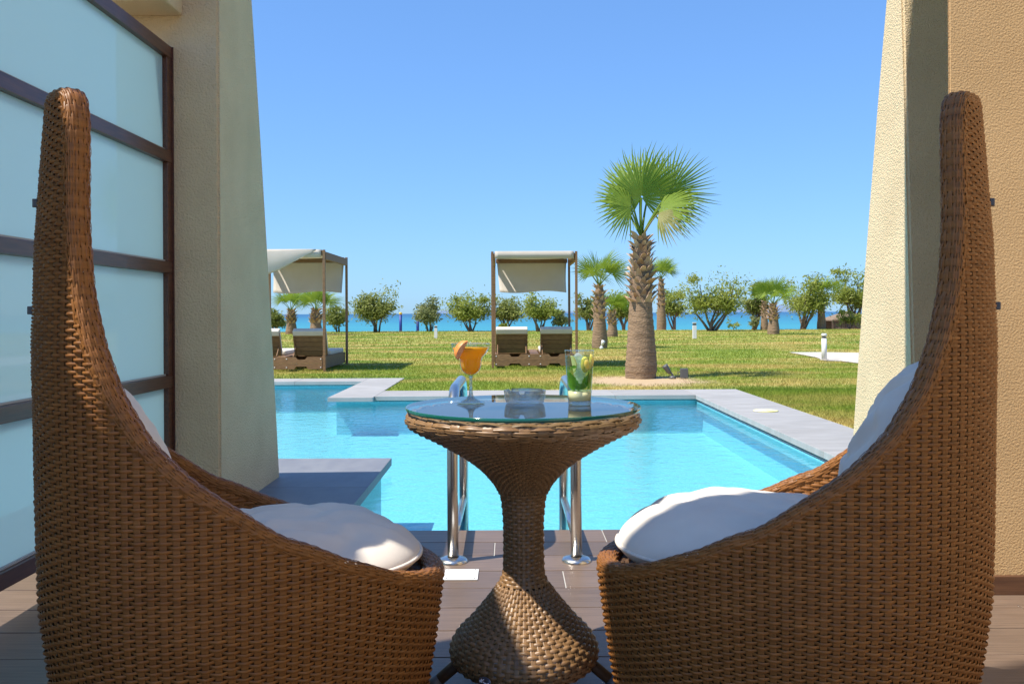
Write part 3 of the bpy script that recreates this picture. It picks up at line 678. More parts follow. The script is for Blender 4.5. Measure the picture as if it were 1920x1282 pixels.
# peach slice: a wedge of a ball
def wedge(rad, a0, a1, n=14, m_=12, sq=1.0):
    V = []; Fc = []
    for i in range(n+1):
        a = a0+(a1-a0)*i/n
        for j in range(m_+1):
            b = -PI/2+PI*j/m_; V.append((rad*math.cos(b)*math.cos(a), rad*math.cos(b)*math.sin(a), rad*sq*math.sin(b)))
    w1 = m_+1
    for i in range(n):
        for j in range(m_): Fc.append((i*w1+j, (i+1)*w1+j, (i+1)*w1+j+1, i*w1+j+1))
    flesh = (V, [tuple(range(m_+1)), tuple(n*w1+j for j in range(m_, -1, -1))])
    return (V, Fc), flesh
ps = thing('peach_slice', 'orange peach wedge hooked on the cocktail glass rim', 'fruit slice', (-0.105-0.017, 2.36-0.046, GZ+0.141)); ps.rotation_euler = (R(12), R(28), 0)
sk, fl = wedge(0.0225, R(-255), R(-122), sq=1.25); link_mesh('skin', *sk, 'peach_skin', ps, True); link_mesh('flesh', *fl, 'peach_flesh', ps)

mj = thing('mint_drink', 'tall tumbler of lemon drink with mint leaves and ice on the glass table', 'tumbler', (0.177, 2.31, GZ))
tp = [(.0005,.0008),(.0285,.0008),(.0292,.002),(.0375,.141)]
link_mesh('glass', *lathe(tp, 48, False), 'clear_glass', mj, True)
link_mesh('glass_base', *lathe([(.0005,.0012),(.0280,.0012),(.0287,.0025),(.0296,.0128),(.0005,.0115)], 48, False), 'solid_glass', mj, True)
link_mesh('lip', *rim_ring(.0375,.141), 'solid_glass', mj, True)
link_mesh('syrup', *lathe([(.0005,.0135),(.0288,.0135),(.0304,.037),(.0005,.037)], 40, False), 'lemonade', mj, True)
link_mesh('drink', *lathe([(.0306,.0375),(.0363,.127),(.0005,.127)], 40, False), 'limewater', mj, True)
for k in range(7):
    a = random.uniform(0, 6.28); r_ = random.uniform(0, .013); s = random.uniform(.009, .012)
    o = bm_obj('ice_cube', box_bm(-s, s, -s, s, -s, s, .003), 'ice', mj); o.location = (r_*math.cos(a), r_*math.sin(a), .055+.011*k); o.rotation_euler = (random.random()*3, random.random()*3, random.random()*3)
def mint_leaf(a0, z0, a1, z1, W, dr):
    # a leaf lying against the inside of the tumbler wall, from (angle, height) to (angle, height)
    V = []; Fc = []; n = 10; da = R(a1-a0)*.031; dz = z1-z0; L = math.hypot(da, dz); ua, uz = da/L, dz/L
    for i in range(n+1):
        q = i/n; wd = W*math.sin(PI*min(1, q*0.94+0.04))**0.8*(1+.10*math.cos(i*PI))
        for e_ in (-1, 0, 1):
            z = z0+dz*q+ua*wd*e_; an = R(a0)+(da*q-uz*wd*e_)/.031; r_ = .0292+.0597*(z-.002)-.0016-dr-(.0012 if e_ == 0 else 0)
            V.append((r_*math.cos(an), r_*math.sin(an), z))
    for i in range(n):
        k_ = i*3; Fc += [(k_,k_+1,k_+4,k_+3),(k_+1,k_+2,k_+5,k_+4)]
    return V, Fc
for k, q in enumerate([(-172,.092,-108,.050,.010),(-152,.084,-96,.040,.011),(-178,.070,-120,.040,.009),(-8,.104,-66,.052,.009),(-36,.082,-84,.044,.011),(-2,.085,-50,.042,.009),(-128,.052,-58,.048,.008),(-134,.099,-106,.101,.004),(100,.09,60,.045,.011),(150,.085,110,.045,.011)]):
    link_mesh('mint_leaf', *mint_leaf(*q, .0006*(k % 4)), 'mint', mj, True)
for (x, y, z, rx, ry, rz) in ((-.021,-.019,.108,10,70,200),(.013,-.022,.106,0,75,80),(.024,-.010,.112,0,70,140)):
    sk, fl = wedge(0.0125, R(-60), R(60), 8, 10, 1.7); o = link_mesh('lemon_wedge', *sk, 'lemon', mj, True); o.location = (x, y, z); o.rotation_euler = (R(rx*.3), R(-12 if x < 0 else 12), R(rz+180)); link_mesh('pith', *fl, 'lemon_pith', o)

at = thing('ashtray', 'round clear glass ashtray between the two drinks', 'ashtray', (0.037, 2.372, GZ))
ap = [(.0005,.0008),(.046,.0008),(.050,.003),(.054,.018),(.0555,.0335),(.0545,.035),(.048,.035),(.0445,.031),(.040,.013),(.036,.010),(.0005,.010)]
v, f_ = lathe(ap, 72, False)
v = [((x, y, z) if z < .03 or min(abs(((math.degrees(math.atan2(y, x))-q+180) % 360)-180) for q in (-100, 20, 140)) > 9 else (x, y, z-.010)) for x, y, z in v]
link_mesh('bowl', v, f_, 'solid_glass', at, True)

# ------------------------------------------------------------------ palms
def fan_mesh(nbl, rad, span, droop, wind, seed, fold=0.25):
    """palmate leaf in local frame: hub at origin, x outward, z normal; returns verts, faces"""
    r = random.Random(seed); V = []; Fc = []
    for i in range(nbl):
        s = (i+.5)/nbl; ph = R(span)*(s-.5); L = rad*(0.80+0.20*math.cos(ph*0.8))*r.uniform(.88,1.06); hw_ = R(span)/nbl*0.5
        tw_a = r.uniform(-.06,.06); dr = droop*r.uniform(.6,1.5)
        pr_ = [(0.03,1.0),(0.30,1.0),(0.52,0.80),(0.78,0.36),(1.0,0.03)]
        base = len(V)
        for k, (q, wdt) in enumerate(pr_):
            rr = L*q; p = ph+tw_a*q*q; zz = -dr*L*(q**2.4)*0.9 - 0.10*L*abs(math.sin(ph))*q
            hwk = hw_*wdt*(1 if q < .56 else .56/q)
            for e_, zf in ((-1,0),(0,fold*rr*hwk*1.2),(1,0)):
                an = p+e_*hwk; V.append((rr*math.cos(an), rr*math.sin(an)+wind*q*q*L*.3, zz+zf))
        for k in range(len(pr_)-1):
            a = base+k*3; Fc += [(a,a+1,a+4,a+3),(a+1,a+2,a+5,a+4)]
    return V, Fc
def frond(parent, base, az, el, Lp, rad, seed, m='frond', roll=0.0, face=None, droop=0.35, span=230, nbl=34, wind=Vector((0.07,0.01,0.03))):
    """petiole from base in direction (az, el), fan at its end"""
    r = random.Random(seed); d = Vector((math.cos(el)*math.cos(az), math.cos(el)*math.sin(az), math.sin(el)))
    P = []
    for k in range(7):
        s = k/6; P.append(Vector(base) + d*Lp*s + Vector((0,0,-0.16*Lp*s*s)) + wind*s*s*Lp)
    v, f_ = tube(P, [0.016*rad/.6*(1-.45*k/6) for k in range(7)], 6)
    x = (P[-1]-P[-2]).normalized(); up = Vector((0,0,1))
    if face is not None: x = (x*0.35 + Vector(face[0])).normalized(); up = Vector(face[1])
    y_ = up.cross(x).normalized(); z_ = x.cross(y_).normalized()
    rot = Matrix.Rotation(roll, 3, x); y_ = rot @ y_; z_ = rot @ z_
    fv, ff = fan_mesh(nbl, rad, span, droop, 0.0, seed)
    off = len(v)
    for q in fv:
        p = P[-1] + x*q[0] + y_*q[1] + z_*q[2]; ll = math.hypot(q[0], q[1])/rad
        p += Vector((0,0,-0.05*rad*ll**3)) + wind*rad*1.6*ll**2.5
        v.append(tuple(p))
    f_ = f_ + [tuple(i+off for i in g) for g in ff]
    return link_mesh('frond', v, f_, m, parent, False)
def boot_mesh():
    V = [(-.055,0,0),(.055,0,0),(.045,.035,.05),(-.045,.035,.05),(-.028,.085,.105),(.028,.085,.105),(0,.115,.125),(-.05,-.012,.01),(.05,-.012,.01),(.03,.055,.095),(-.03,.055,.095),(0,.09,.118)]
    Fc = [(0,1,2,3),(3,2,5,4),(4,5,6),(7,10,9,8),(10,11,9),(0,7,8,1),(1,8,9,5,2),(0,3,4,10,7),(4,6,11,10),(5,9,11,6)]
    me = bpy.data.meshes.new('leaf_base'); me.from_pydata(V, [], Fc); me.update(); me.materials.append(M['boot']); return me
BOOT = boot_mesh()
def palm(label, loc, prof, boots, crown_z, fronds, rad, seed, lean=(0,0), bscale=1.0, group=None, boot_n=9):
    r = random.Random(seed); t = thing('palm_tree', label, 'palm', (*loc, -0.015), 0, group)
    # trunk with ring scars
    pz_ = [p[1] for p in prof]; pr_ = [p[0] for p in prof]; zz = np.linspace(0, pz_[-1], 70); nn_ = 24; V = []; Fc = []
    for i, z in enumerate(zz):
        rr = float(np.interp(z, pz_, pr_))*(1+0.018*math.sin(i*2.1)+0.012*r.uniform(-1,1))
        for j in range(nn_):
            a = 2*PI*j/nn_; k = 1+0.03*math.sin(3*a+z*5)+0.02*r.uniform(-1,1); q = z/pz_[-1]
            V.append((rr*k*math.cos(a)+lean[0]*q*q, rr*k*math.sin(a)+lean[1]*q*q, z))
    for i in range(69):
        for j in range(nn_): k = (j+1) % nn_; Fc.append((i*nn_+j,i*nn_+k,(i+1)*nn_+k,(i+1)*nn_+j))
    Fc.append(tuple(69*nn_+j for j in range(nn_)))
    tr = link_mesh('trunk', V, Fc, 'trunk', t, True)
    z0, z1, rows = boots; ga = 0
    for i in range(rows):
        z = z0+(z1-z0)*i/max(1, rows-1); q = z/pz_[-1]; rr = float(np.interp(z, pz_, pr_))
        for j in range(boot_n):
            a = 2*PI*(j+0.5*(i%2))/boot_n + r.uniform(-.12,.12)
            o = bpy.data.objects.new('leaf_base', BOOT); COL.objects.link(o); o.parent = tr
            s = bscale*r.uniform(.75,1.2); o.scale = (s, s*r.uniform(.7,1.25), s)
            o.location = (rr*.96*math.cos(a)+lean[0]*q*q, rr*.96*math.sin(a)+lean[1]*q*q, z+r.uniform(-.015,.015)); o.rotation_euler = (r.uniform(-.35,.15), r.uniform(-.2,.2), a-PI/2)
    base = Vector((lean[0], lean[1], pz_[-1]-0.02))
    for i, fr in enumerate(fronds):
        az, el, Lp = fr[0], fr[1], fr[2]; kw = fr[3] if len(fr) > 3 else {}
        frond(t, base, R(az), R(el), Lp, rad*r.uniform(.88,1.08)*kw.pop('k', 1.0) if kw else rad*r.uniform(.88,1.08), seed*50+i, roll=kw.pop('roll', R(r.uniform(-25,25))), **kw)
    return t
TOC = Vector((-0.14,-1,0.12))   # towards the terrace
big = [(225,84,.60,dict(face=((-.10,-.30,.85),(-.12,-1,.25)),roll=0.0,droop=.08,span=300,nbl=48,k=1.12)),
       (352,66,.74,dict(face=((.80,-.15,.62),(.25,-1,.35)),roll=0.1,droop=.10,span=200,nbl=36,k=1.18)),
       (180,74,.62,dict(face=((-.70,.1,.55),(-.35,-1,.3)),roll=0.0,droop=.28,span=230,nbl=34,k=.98)),
       (60,78,.74,dict(face=((.25,.3,.95),(.1,-1,.4)),roll=.2,droop=.22,span=200,k=1.08)),
       (110,80,.76,dict(face=((-.25,.3,.95),(0,-1,.3)),roll=-.2,droop=.25,span=200,k=1.05)),
       (215,62,.50,dict(face=((-.75,-.3,-.10),(-.25,-1,.3)),roll=0.1,droop=.25,span=190,nbl=28,k=.88)),
       (320,62,.50,dict(face=((.55,-.35,-.30),(.25,-1,.3)),roll=-.1,droop=.20,span=180,nbl=28,k=.88)),
       (20,60,.62,dict(face=((.80,.3,.20),(.2,-.7,.6)),roll=.3,droop=.25,span=190,k=.95)),
       (140,60,.52,dict(roll=.4,droop=.35,k=.9)),
       (300,50,.46,dict(m='frond_dry',face=((.50,-.2,-.60),(.2,-1,.1)),droop=.3,span=120,nbl=16,k=.8))]
palm('tall fan palm with a shaggy trunk growing beyond the pool beside a spotlight', PALM,
     [(.225,0),(.235,.12),(.222,.35),(.20,.62),(.182,.90),(.168,1.10),(.160,1.25),(.158,1.45),(.150,1.62),(.120,1.76),(.108,1.95),(.095,2.10)], (1.12,2.04,11), 2.1, [(f_[0], f_[1], f_[2]*1.14, f_[3]) for f_ in big], .70, 11, (0.02,0), .9, boot_n=10)
def std(seed, n=14, top=82, low=40, L=.5):
    r = random.Random(seed); out = []
    for i in range(n):
        el = top-(top-low)*(i/(n-1))**0.8; out.append((i*137.5+r.uniform(-15,15), el, L*r.uniform(.85,1.15), dict(roll=r.uniform(-.6,.6), droop=.2 if el > 35 else .45)))
    return out
G_P = 'fan palms on the lawn'
def P_at(x, d): return ((x-CX)*d/F_PX, d)
def small_palm(label, x, d, h, rtrunk, rad, seed, n=14, L=.5):
    palm(label, P_at(x, d), [(rtrunk*1.25,0),(rtrunk*1.3,h*.12),(rtrunk*1.0,h*.45),(rtrunk*.95,h*.7),(rtrunk*.7,h*.92),(rtrunk*.5,h)], (h*.48,h*.96,6), h, std(seed, n-5, L=L), rad*.82, seed, (0,0), rtrunk/.17, G_P, 8)
small_palm('fan palm with two broad fronds just beyond the canopied double daybed', 1124, 24.5, 1.72, .165, .78, 21, 13, .62)
small_palm('low stubby fan palm growing behind the palm by the double daybed', 1148, 36, 1.02, .17, .72, 22, 16, .45)
small_palm('slender fan palm with dark fronds behind the tall shaggy-trunked palm', 1240, 50, 2.85, .21, 1.0, 23, 15, .75)
small_palm('stout fan palm with a patchy trunk on the open lawn near the path', 1450, 39, 1.30, .20, .95, 24, 14, .75)
small_palm('fan palm standing close behind the stout patchy-trunked palm', 1433, 48, 1.55, .16, .9, 25, 12, .7)
small_palm('fan palm beside the thatched beach hut', 1540, 50, 1.85, .19, .95, 26, 13, .75)
small_palm('fan palm seen past the raised lounger back of the side daybed', 546, 44, 1.15, .22, 1.0, 27, 14, .75)
small_palm('bright green fan palm behind the corner post of the side daybed', 592, 42, 1.15, .24, 1.05, 28, 14, .75)

# ------------------------------------------------------------------ shore trees
def tree(label, x, y_top, x0, x1, d, seed, m='leaf', nl=2600, stems=6, ybase=618, low=0.30, name='shore_tree'):
    r = np.random.default_rng(seed); k = d/F_PX; X = (x-CX)*k; H = (ybase-y_top)*k*0.97; W = (x1-x0)*k/2*r.uniform(1.0,1.15)
    t = thing(name, label, 'shrub' if name == 'shrub' else 'tree', (X, d, -0.05), 0, 'trees along the shore')
    parts = []
    tips = []; ends = []
    for i in range(stems):
        a = r.uniform(0, 2*PI); rr = W*r.uniform(.35,.85); tip = Vector((rr*math.cos(a), rr*.7*math.sin(a), H*r.uniform(.60,.93)))
        b = Vector((r.uniform(-.12,.12)*W, r.uniform(-.1,.1)*W, 0)); mid = b.lerp(tip, .5)+Vector((r.uniform(-.15,.15)*W, 0, -H*.04))
        parts.append(tube([b, b.lerp(mid,.5)+Vector((r.uniform(-.05,.05)*W,0,0)), mid, tip], [.028*H,.022*H,.015*H,.005*H], 6)); tips.append(tip)
        ends.append(tuple(tip)); ends.append(tuple(tip+Vector((r.uniform(-.2,.2)*W,0,H*r.uniform(.05,.2)))))
        for q in range(3):
            e_ = mid+Vector((r.uniform(-.5,.5)*W, r.uniform(-.4,.4)*W, H*r.uniform(.1,.3))); parts.append(tube([mid, e_], [.011*H,.003*H], 5)); ends.append(tuple(e_)); ends.append(tuple(mid.lerp(e_, .65)+Vector((r.uniform(-.25,.25)*W, r.uniform(-.2,.2)*W, H*.06))))
    link_mesh('trunk', *merge(parts), 'bark', t, True)
    # crown: many leaf cards gathered in clumps round the branch ends
    ends = np.array(ends); nc = len(ends); which = r.choice(nc, nl, p=(lambda q: q/q.sum())(r.uniform(.3,1.0,nc)))
    sp = r.uniform(.10,.25,nc)[which]*min(W, H*.7)
    C = ends[which]+r.normal(0, 1, (nl,3))*sp[:,None]*np.array([1.0,.9,.75]) + np.array([0,0,.02*H])
    C[:,2] *= H*1.0/np.percentile(C[:,2], 98.5); C[:,2] = np.where(C[:,2] < H*low*.5, H*low*.5+r.uniform(0,.25,nl)*H, C[:,2])
    L = r.uniform(.05,.12,nl)*max(1.0, d/45); Wd = L*r.uniform(.22,.38,nl)
    D = r.normal(0,1,(nl,3)); D[:,2] -= 0.35; D /= np.linalg.norm(D, axis=1, keepdims=True)
    S = np.cross(D, r.normal(0,1,(nl,3))); S /= np.linalg.norm(S, axis=1, keepdims=True)
    V = np.stack([C-D*L[:,None], C+S*Wd[:,None], C+D*L[:,None], C-S*Wd[:,None]], 1).reshape(-1,3)
    o = link_mesh('crown', V, np.arange(nl*4).reshape(-1,4), m, t); o['kind'] = 'stuff'
    return t
TREES = [(518,575,500,545,48,'leaf','small bushy tree showing past the side daybed beside the buttress'),
 (633,570,610,657,48,'leaf','small round tree seen between the posts of the side daybed'),
 (706,541,658,750,47,'leaf','broad many-stemmed tree between the side daybed and the blue posts'),
 (806,556,778,846,49,'leaf_c','feathery grey-green tree beside the blue post'),
 (882,549,838,922,48,'leaf_b','leafy tree with pale crossing stems beside the double daybed'),
 (950,554,922,986,49,'leaf','open tree seen under the canopy beside the daybed post'),
 (1009,547,978,1042,47,'leaf_b','dense bright tree framed by the daybed canopy posts'),
 (1104,546,1082,1130,50,'leaf','thin tree rising behind the palm near the daybed'),
 (1170,548,1142,1196,52,'leaf_b','tree half hidden behind the tall shaggy-trunked palm'),
 (1262,546,1236,1288,53,'leaf_b','tree behind the slender dark-fronded palm'),
 (1335,512,1282,1387,46,'leaf_b','largest round tree alone on the shore beyond the bollard lamp'),
 (1412,530,1388,1442,49,'leaf','narrow tree behind the stout palm'),
 (1508,518,1468,1560,50,'leaf_b','spreading tree with dark stems between two palms'),
 (1602,505,1556,1650,52,'leaf_b','tall leafy tree over the thatched hut')]
for i, (x, yt, x0, x1, d, m_, lb) in enumerate(TREES):
    tree(lb, x, yt, x0, x1, d, 100+i, m_, int(1700+ (x1-x0)*40))
tree('small rounded shrub on the shore seen beside the far daybed post', 1058, 577, 1040, 1080, 47, 131, 'leaf_c', 1300, 4, low=.08, name='shrub')
tree('small yellowish shrub at the lawn edge beneath the daybed canopy', 943, 602, 934, 954, 47.5, 132, 'leaf_b', 500, 3, low=.08, name='shrub')
tree('low shrub against the thatched hut', 1590, 580, 1570, 1612, 50.5, 133, 'leaf_b', 900, 4, low=.05, name='shrub')
tree('spindly sapling at the lawn edge beyond the bollard lamp', 1377, 598, 1368, 1390, 48, 134, 'leaf_b', 110, 3, low=.2, name='shrub')
tree('young leafy shrub at the foot of the narrow shore tree', 1414, 592, 1404, 1428, 48, 135, 'leaf_c', 420, 4, low=.1, name='shrub')

# ------------------------------------------------------------------ grass blades
def blades(n, x0f, x1f, y0, y1, hmin, hmax, wd, seed):
    r = np.random.default_rng(seed); u = r.random(n); y = y0+(y1-y0)*u; x = np.array([0.0]*n)
    lo = np.maximum(-y*.60-.5, -1e9) if x0f is None else np.full(n, x0f); hi = y*.60+.5 if x1f is None else np.full(n, x1f)
    x = lo+(hi-lo)*r.random(n)
    ok = ((y > 13.42) | ((x > -1.57) & (y > 11.22)) | (x > 2.83))
    dist = np.hypot(x-PALM[0]+.1, y-PALM[1]+.55); ok &= (dist > 0.55+0.75*r.random(n))
    ok &= ~in_path(x, y)
    x, y = x[ok], y[ok]; n = len(x)
    h = r.uniform(hmin, hmax, n); a = r.uniform(0, 2*PI, n); ln = r.uniform(.2,.9,n)*h; b = r.uniform(0, 2*PI, n)
    w2 = wd*r.uniform(.6,1.3,n)
    V = np.stack([np.stack([x-np.cos(a)*w2, y-np.sin(a)*w2, np.full(n,-.014)], -1), np.stack([x+np.cos(a)*w2, y+np.sin(a)*w2, np.full(n,-.014)], -1), np.stack([x+np.cos(b)*ln, y+np.sin(b)*ln, h-.012], -1)], 1)
    return V.reshape(-1,3)
PATH = [(1478,663),(1530,673),(1545,679),(1575,680),(1640,688),(1760,700),(1760,668),(1612,664.5),(1540,663)]
PATH_W = [((x-CX)*CAM_H/(y-HOR), F_PX*CAM_H/(y-HOR)) for x, y in PATH]
def in_path(x, y):
    ins = np.zeros(len(x), bool); n = len(PATH_W)
    for i in range(n):
        x1, y1 = PATH_W[i]; x2, y2 = PATH_W[(i+1) % n]
        c = ((y1 > y) != (y2 > y)) & (x < (x2-x1)*(y-y1)/(y2-y1+1e-12)+x1); ins ^= c
    return ins
GV = np.concatenate([blades(150000,None,None,11.2,17,.018,.04,.004,1), blades(110000,None,None,17,27,.02,.045,.006,2), blades(80000,None,None,27,49.6,.025,.06,.012,3), blades(75000,2.82,4.9,4.5,11.3,.02,.042,.003,4)])
gr = link_mesh('grass', GV, np.arange(len(GV)).reshape(-1,3), 'blades'); tag(gr, 'short green and straw-coloured lawn grass beyond the pool', 'grass', None, 'stuff')
pth = link_mesh('path', [(x, y, 0.004) for x, y in PATH_W]+[(x, y, -0.05) for x, y in PATH_W], [tuple(range(len(PATH_W)))], 'concrete'); tag(pth, kind='structure')

# ------------------------------------------------------------------ daybeds
def daybed(label, x_c, y_n, width, depth, side_drape, group='canopied daybeds'):
    t = thing('canopy_daybed', label, 'daybed', (x_c, y_n, 0), 0, group); hw_ = width/2; HT = 2.04
    for sx in (-1, 1):
        for yy in (0.04, depth-0.04):
            box('post', sx*hw_-.022, sx*hw_+.022, yy-.022, yy+.022, 0.0, HT, 'bed_wood', t, .004)
        box('side_beam', sx*hw_-.026, sx*hw_+.026, .073, depth-.073, HT-.16, HT-.03, 'bed_wood', t, .004)
        box('base_side', sx*(hw_-.050)-.017, sx*(hw_-.050)+.017, .075, depth-.075, .03, .235, 'bed_wood', t, .003)
    for yy in (0.04, depth-0.04): box('cross_beam', -hw_+.033, hw_-.033, yy-.022, yy+.022, HT-.10, HT-.02, 'bed_wood', t, .004)
    # end board with finger notches, in two planks
    for side in (0, 1):
        z0, z1 = ((.035,.13),(.133,.240))[side]; pts = [(-hw_+.034, z0)]
        for cxn in (-hw_*.47, hw_*.47):
            if side == 0: pts += [(cxn-.12,z0),(cxn-.085,z0+.045),(cxn+.085,z0+.045),(cxn+.12,z0)]
        pts += [(hw_-.034,z0),(hw_-.034,z1)]
        for cxn in (hw_*.47,-hw_*.47):
            if side == 1: pts += [(cxn+.10,z1),(cxn+.06,z1-.045),(cxn-.06,z1-.045),(cxn-.10,z1)]
        pts += [(-hw_+.034,z1)]
        n_ = len(pts); V = [(x, .030, z) for x, z in pts]+[(x, .060, z) for x, z in pts]
        Fc = [tuple(range(n_)), tuple(range(2*n_-1, n_-1, -1))]+[(i, (i+1)%n_, n_+(i+1)%n_, n_+i)[::-1] for i in range(n_)]
        link_mesh('end_board', V, Fc, 'bed_wood', t)
    for xx in (-hw_+.06, -.10, .10, hw_-.06):
        for zz in (.065, .205): link_mesh('bolt', *lathe([(.010,0),(.010,.004),(.002,.006)], 10), 'white_metal', t, True, (xx, .0295, zz)).rotation_euler = (R(90),0,0)
    box('far_board', -hw_+.034, hw_-.034, depth-.06, depth-.03, .03, .235, 'bed_wood', t, .003)
    box('centre_board', -.075, .075, .075, depth-.075, .222, .245, 'bed_wood', t, .003)
    w2 = hw_-.075-.06
    for sx in (-1, 1):
        cxx = sx*(.075+w2/2+.025); hw2 = w2/2-.015
        box('slat_deck', cxx-hw2, cxx+hw2, .80, depth-.08, .215, .236, 'bed_wood', t, .003)
        mt = box('mattress', cxx-hw2, cxx+hw2, .83, depth-.09, .237, .315, 'mattress', t, .025)
        # raised back: frame of slats and a pad on top
        Lb = .44; ang = R(112)   # hinge at y=.82, leaning towards the camera
        d = Vector((0, math.cos(ang), math.sin(ang))); nrm = Vector((0, -d.z, d.y)); h0 = Vector((cxx, .58, .235))
        def slab(nm, s0, s1, n0, n1, xa, xb, m_, par, bev=.003):
            bm = box_bm(xa, xb, s0, s1, n0, n1, bev)
            for v in bm.verts: v.co = h0 + Vector((v.co.x, 0, 0)) + d*v.co.y + nrm*v.co.z
            return bm_obj(nm, bm, m_, par)
        for k in range(5): slab('back_slat', .015+k*.084, .015+k*.084+.079, .0, .018, -hw2+.03, hw2-.03, 'bed_wood', t)
        for q in (-1, 1): slab('back_rail', 0.0, Lb, -.012, .030, q*(hw2-.014)-.014, q*(hw2-.014)+.014, 'bed_wood', t)
        slab('back_pad', .03, Lb+.05, -.085, -.0125, -hw2, hw2, 'mattress', t, .022)
        slab('pad_fold', Lb-.05, Lb+.045, -.012, .036, -hw2+.002, hw2-.002, 'mattress', t, .014)
        for q in (-1,1):
            v, f_ = tube([tuple(h0+Vector((q*(hw2-.03),0,0))+d*.18+nrm*.02), (cxx+q*(hw2-.03), .30, .215)], .011, 6); link_mesh('prop', v, f_, 'bed_wood', t)
    # canopy: sheet over the beams with a flap hanging at the far end
    nx, nyc, nfl = 22, 14, 12; V = []; xa, xb = -hw_+.045, hw_-.045
    r = random.Random(int(abs(x_c)*100))
    for i in range(nyc+nfl+1):
        for j in range(nx+1):
            s = j/nx; x = xa+(xb-xa)*s
            if i == 0: y = .006; z = HT-.13
            elif i == 1: y = .004; z = HT+.0
            elif i <= nyc:
                q = (i-2)/(nyc-2); y = .02+(depth-.05)*q; z = HT+.004-.075*math.sin(PI*q)*(0.7+.3*math.sin(PI*s))
            else:
                q = (i-nyc)/nfl; inn = .06*q*(1 if s < .5 else -1)*abs(2*s-1)
                x += inn+.05*q*q*math.sin(2.2*s); y = depth-.03+.03*math.sin(PI*q)*math.sin(6*s+1)-.16*q*q; z = HT-.01-.66*q*(1+.03*math.sin(7*s))
            V.append((x, y, z))
    Fc = [(i*(nx+1)+j, i*(nx+1)+j+1, (i+1)*(nx+1)+j+1, (i+1)*(nx+1)+j) for i in range(nyc+nfl) for j in range(nx)]
    cn = link_mesh('canopy', V, Fc, 'canvas', t, True); sl = cn.modifiers.new('thick', 'SOLIDIFY'); sl.thickness = .004
    if side_drape:
        V = []; na_, nb_ = 16, 10
        for i in range(nb_+1):
            for j in range(na_+1):
                s = j/na_; q = i/nb_; ln = .60*(1-s)**0.9+.02
                V.append((xa+(xb-xa-.08)*s, .012-.05*math.sin(PI*q)*(1-s)-.02, HT+.008-ln*q*(1-.06*math.sin(9*s))))
        Fc = [(i*(na_+1)+j, i*(na_+1)+j+1, (i+1)*(na_+1)+j+1, (i+1)*(na_+1)+j) for i in range(nb_) for j in range(na_)]
        dr = link_mesh('loose_drape', V, Fc, 'canvas', t, True); sl = dr.modifiers.new('thick', 'SOLIDIFY'); sl.thickness = .004
    return t
daybed('double daybed with a square hanging canopy flap beside the palms', 0.423, 15.7, 1.47, 2.0, False)
daybed('double daybed with a loose sagging canopy beside the shaded buttress', -3.865, 15.05, 1.47, 2.15, True)

# ------------------------------------------------------------------ lawn fittings
def bollard(label, x, yb, h, w_, square):
    d = F_PX*CAM_H/(yb-HOR); X = (x-CX)*d/F_PX; t = thing('bollard_lamp', label, 'bollard lamp', (X, d, -0.012), 0, 'bollard lamps on the lawn')
    if square:
        box('post', -w_, w_, -w_, w_, 0, h*.80, 'white_metal', t, .006); box('lamp_head', -w_*.9, w_*.9, -w_*.9, w_*.9, h*.815, h*.95, 'grey_metal', t, .004); box('cap', -w_*1.03, w_*1.03, -w_*1.03, w_*1.03, h*.952, h, 'white_metal', t, .006)
    else:
        link_mesh('post', *lathe([(w_,0),(w_,h*.82)], 20), 'white_metal', t, True); link_mesh('lamp_head', *lathe([(w_*.8,h*.825),(w_*.8,h*.895)], 20), 'grey_metal', t, True); link_mesh('cap', *lathe([(w_*1.05,h*.90),(w_*1.05,h*.97),(w_*.8,h)], 20), 'white_metal', t, True)
        link_mesh('base_plate', *lathe([(w_*1.7,0.016),(w_*1.7,.03)], 20), 'concrete', t)
bollard('square white bollard lamp on the lawn before the largest shore tree', 1302, 636, .60, .065, True)
bollard('square white bollard lamp on the lawn before the feathery tree', 817, 633, .50, .06, True)
bollard('round white bollard lamp standing on the pale path', 1545, 678, .54, .05, False)
sp = thing('spotlight', 'dark garden spotlight on a stake beside the tall palm', 'spotlight', (2.37, 13.15, -0.012))
v, f_ = tube([(0,0,0),(0,0,.06),(-.05,0,.12)], .014, 8); link_mesh('stake', v, f_, 'grey_metal', sp, True)
v, f_ = tube([(-.035,0,.075),(-.06,0,.115),(-.10,0,.175),(-.115,0,.195)], [.022,.036,.042,.046], 14); link_mesh('lamp_head', v, f_, 'grey_metal', sp, True)
link_mesh('base', *lathe([(.05,0),(.045,.03),(.02,.045)], 14), 'grey_metal', sp, True)
jb = thing('junction_box', 'grey cable box standing beside the garden spotlight', 'junction box', (2.54, 13.15, -0.012))
box('casing', -.055, .055, -.04, .04, .01, .15, 'grey_metal', jb, .006); v, f_ = tube([(-.056,0,.10),(-.09,0,.10),(-.09,0,.02),(-.056,0,.02)], .006, 6); link_mesh('cable', v, f_, 'grey_metal', jb, True)
ws = thing('spotlight', 'small white spotlight at the foot of the palm by the double daybed', 'spotlight', (2.42, 23.9, -0.012))
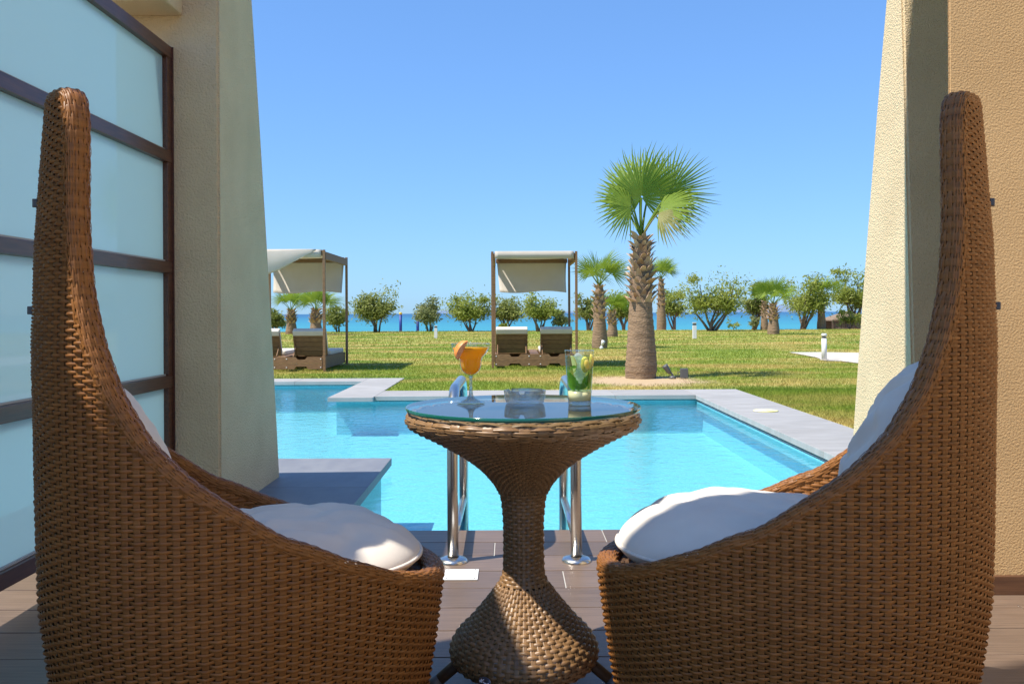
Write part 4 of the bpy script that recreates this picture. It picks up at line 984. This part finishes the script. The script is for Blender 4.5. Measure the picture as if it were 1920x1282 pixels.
link_mesh('base', *lathe([(.05,0),(.05,.05),(.02,.09)], 12), 'white_metal', ws, True); v, f_ = tube([(0,0,.08),(.03,-.02,.16),(.05,-.05,.22)], [.02,.04,.055], 12); link_mesh('lamp_head', v, f_, 'white_metal', ws, True)
G_V = 'volleyball posts on the beach'
for x, yt in ((751,585),(783,588)):
    d = 52.0; t = thing('volleyball_post', 'blue beach post with a yellow top beside the '+('broad many-stemmed' if x < 760 else 'feathery grey-green')+' tree', 'post', ((x-CX)*d/F_PX, d, -0.5), 0, G_V); zt_ = CAM_H+(HOR-yt)*d/F_PX+.5
    link_mesh('pole', *lathe([(.085,0),(.085,zt_-.12)], 16), 'blue_paint', t, True); link_mesh('top', *lathe([(.09,zt_-.118),(.09,zt_),(.05,zt_+.02)], 16), 'yellow_paint', t, True)

# thatched hut
ht = thing('beach_hut', 'low thatched beach hut with plank walls under the tall tree', 'hut', ((1590-CX)*54/F_PX, 54, -0.2))
k = 54/F_PX; hwid = 40*k; eave = (612-597)*k+.2; ridge = (612-581)*k+.2
V = [(-hwid*1.05,-1.1,eave),(hwid*1.05,-1.1,eave),(hwid*1.05,1.1,eave),(-hwid*1.05,1.1,eave),(-.12,0,ridge),(.12,0,ridge),(-hwid*1.05,-1.1,eave-.07),(hwid*1.05,-1.1,eave-.07),(hwid*1.05,1.1,eave-.07),(-hwid*1.05,1.1,eave-.07)]
link_mesh('roof', V, [(0,1,5,4),(1,2,5),(2,3,4,5),(3,0,4),(6,7,1,0),(7,8,2,1),(8,9,3,2),(9,6,0,3),(9,8,7,6)], 'thatch', ht)
for i in range(9):
    x = -hwid*.98+i*hwid*.2; 
    if i < 4: box('wall_plank', x, x+hwid*.17, -1.0, -.95, 0, eave-.075, 'bark', ht, .004)
for x in (-hwid, -hwid*.1, hwid*.45, hwid): box('post', x-.05, x+.05, -1.06, -.96 if x > -hwid else -1.001, 0, eave-.071, 'hut_wood', ht, .004)
box('back_wall', -hwid, hwid, .9, .95, 0, eave-.072, 'hut_wood', ht, .004)
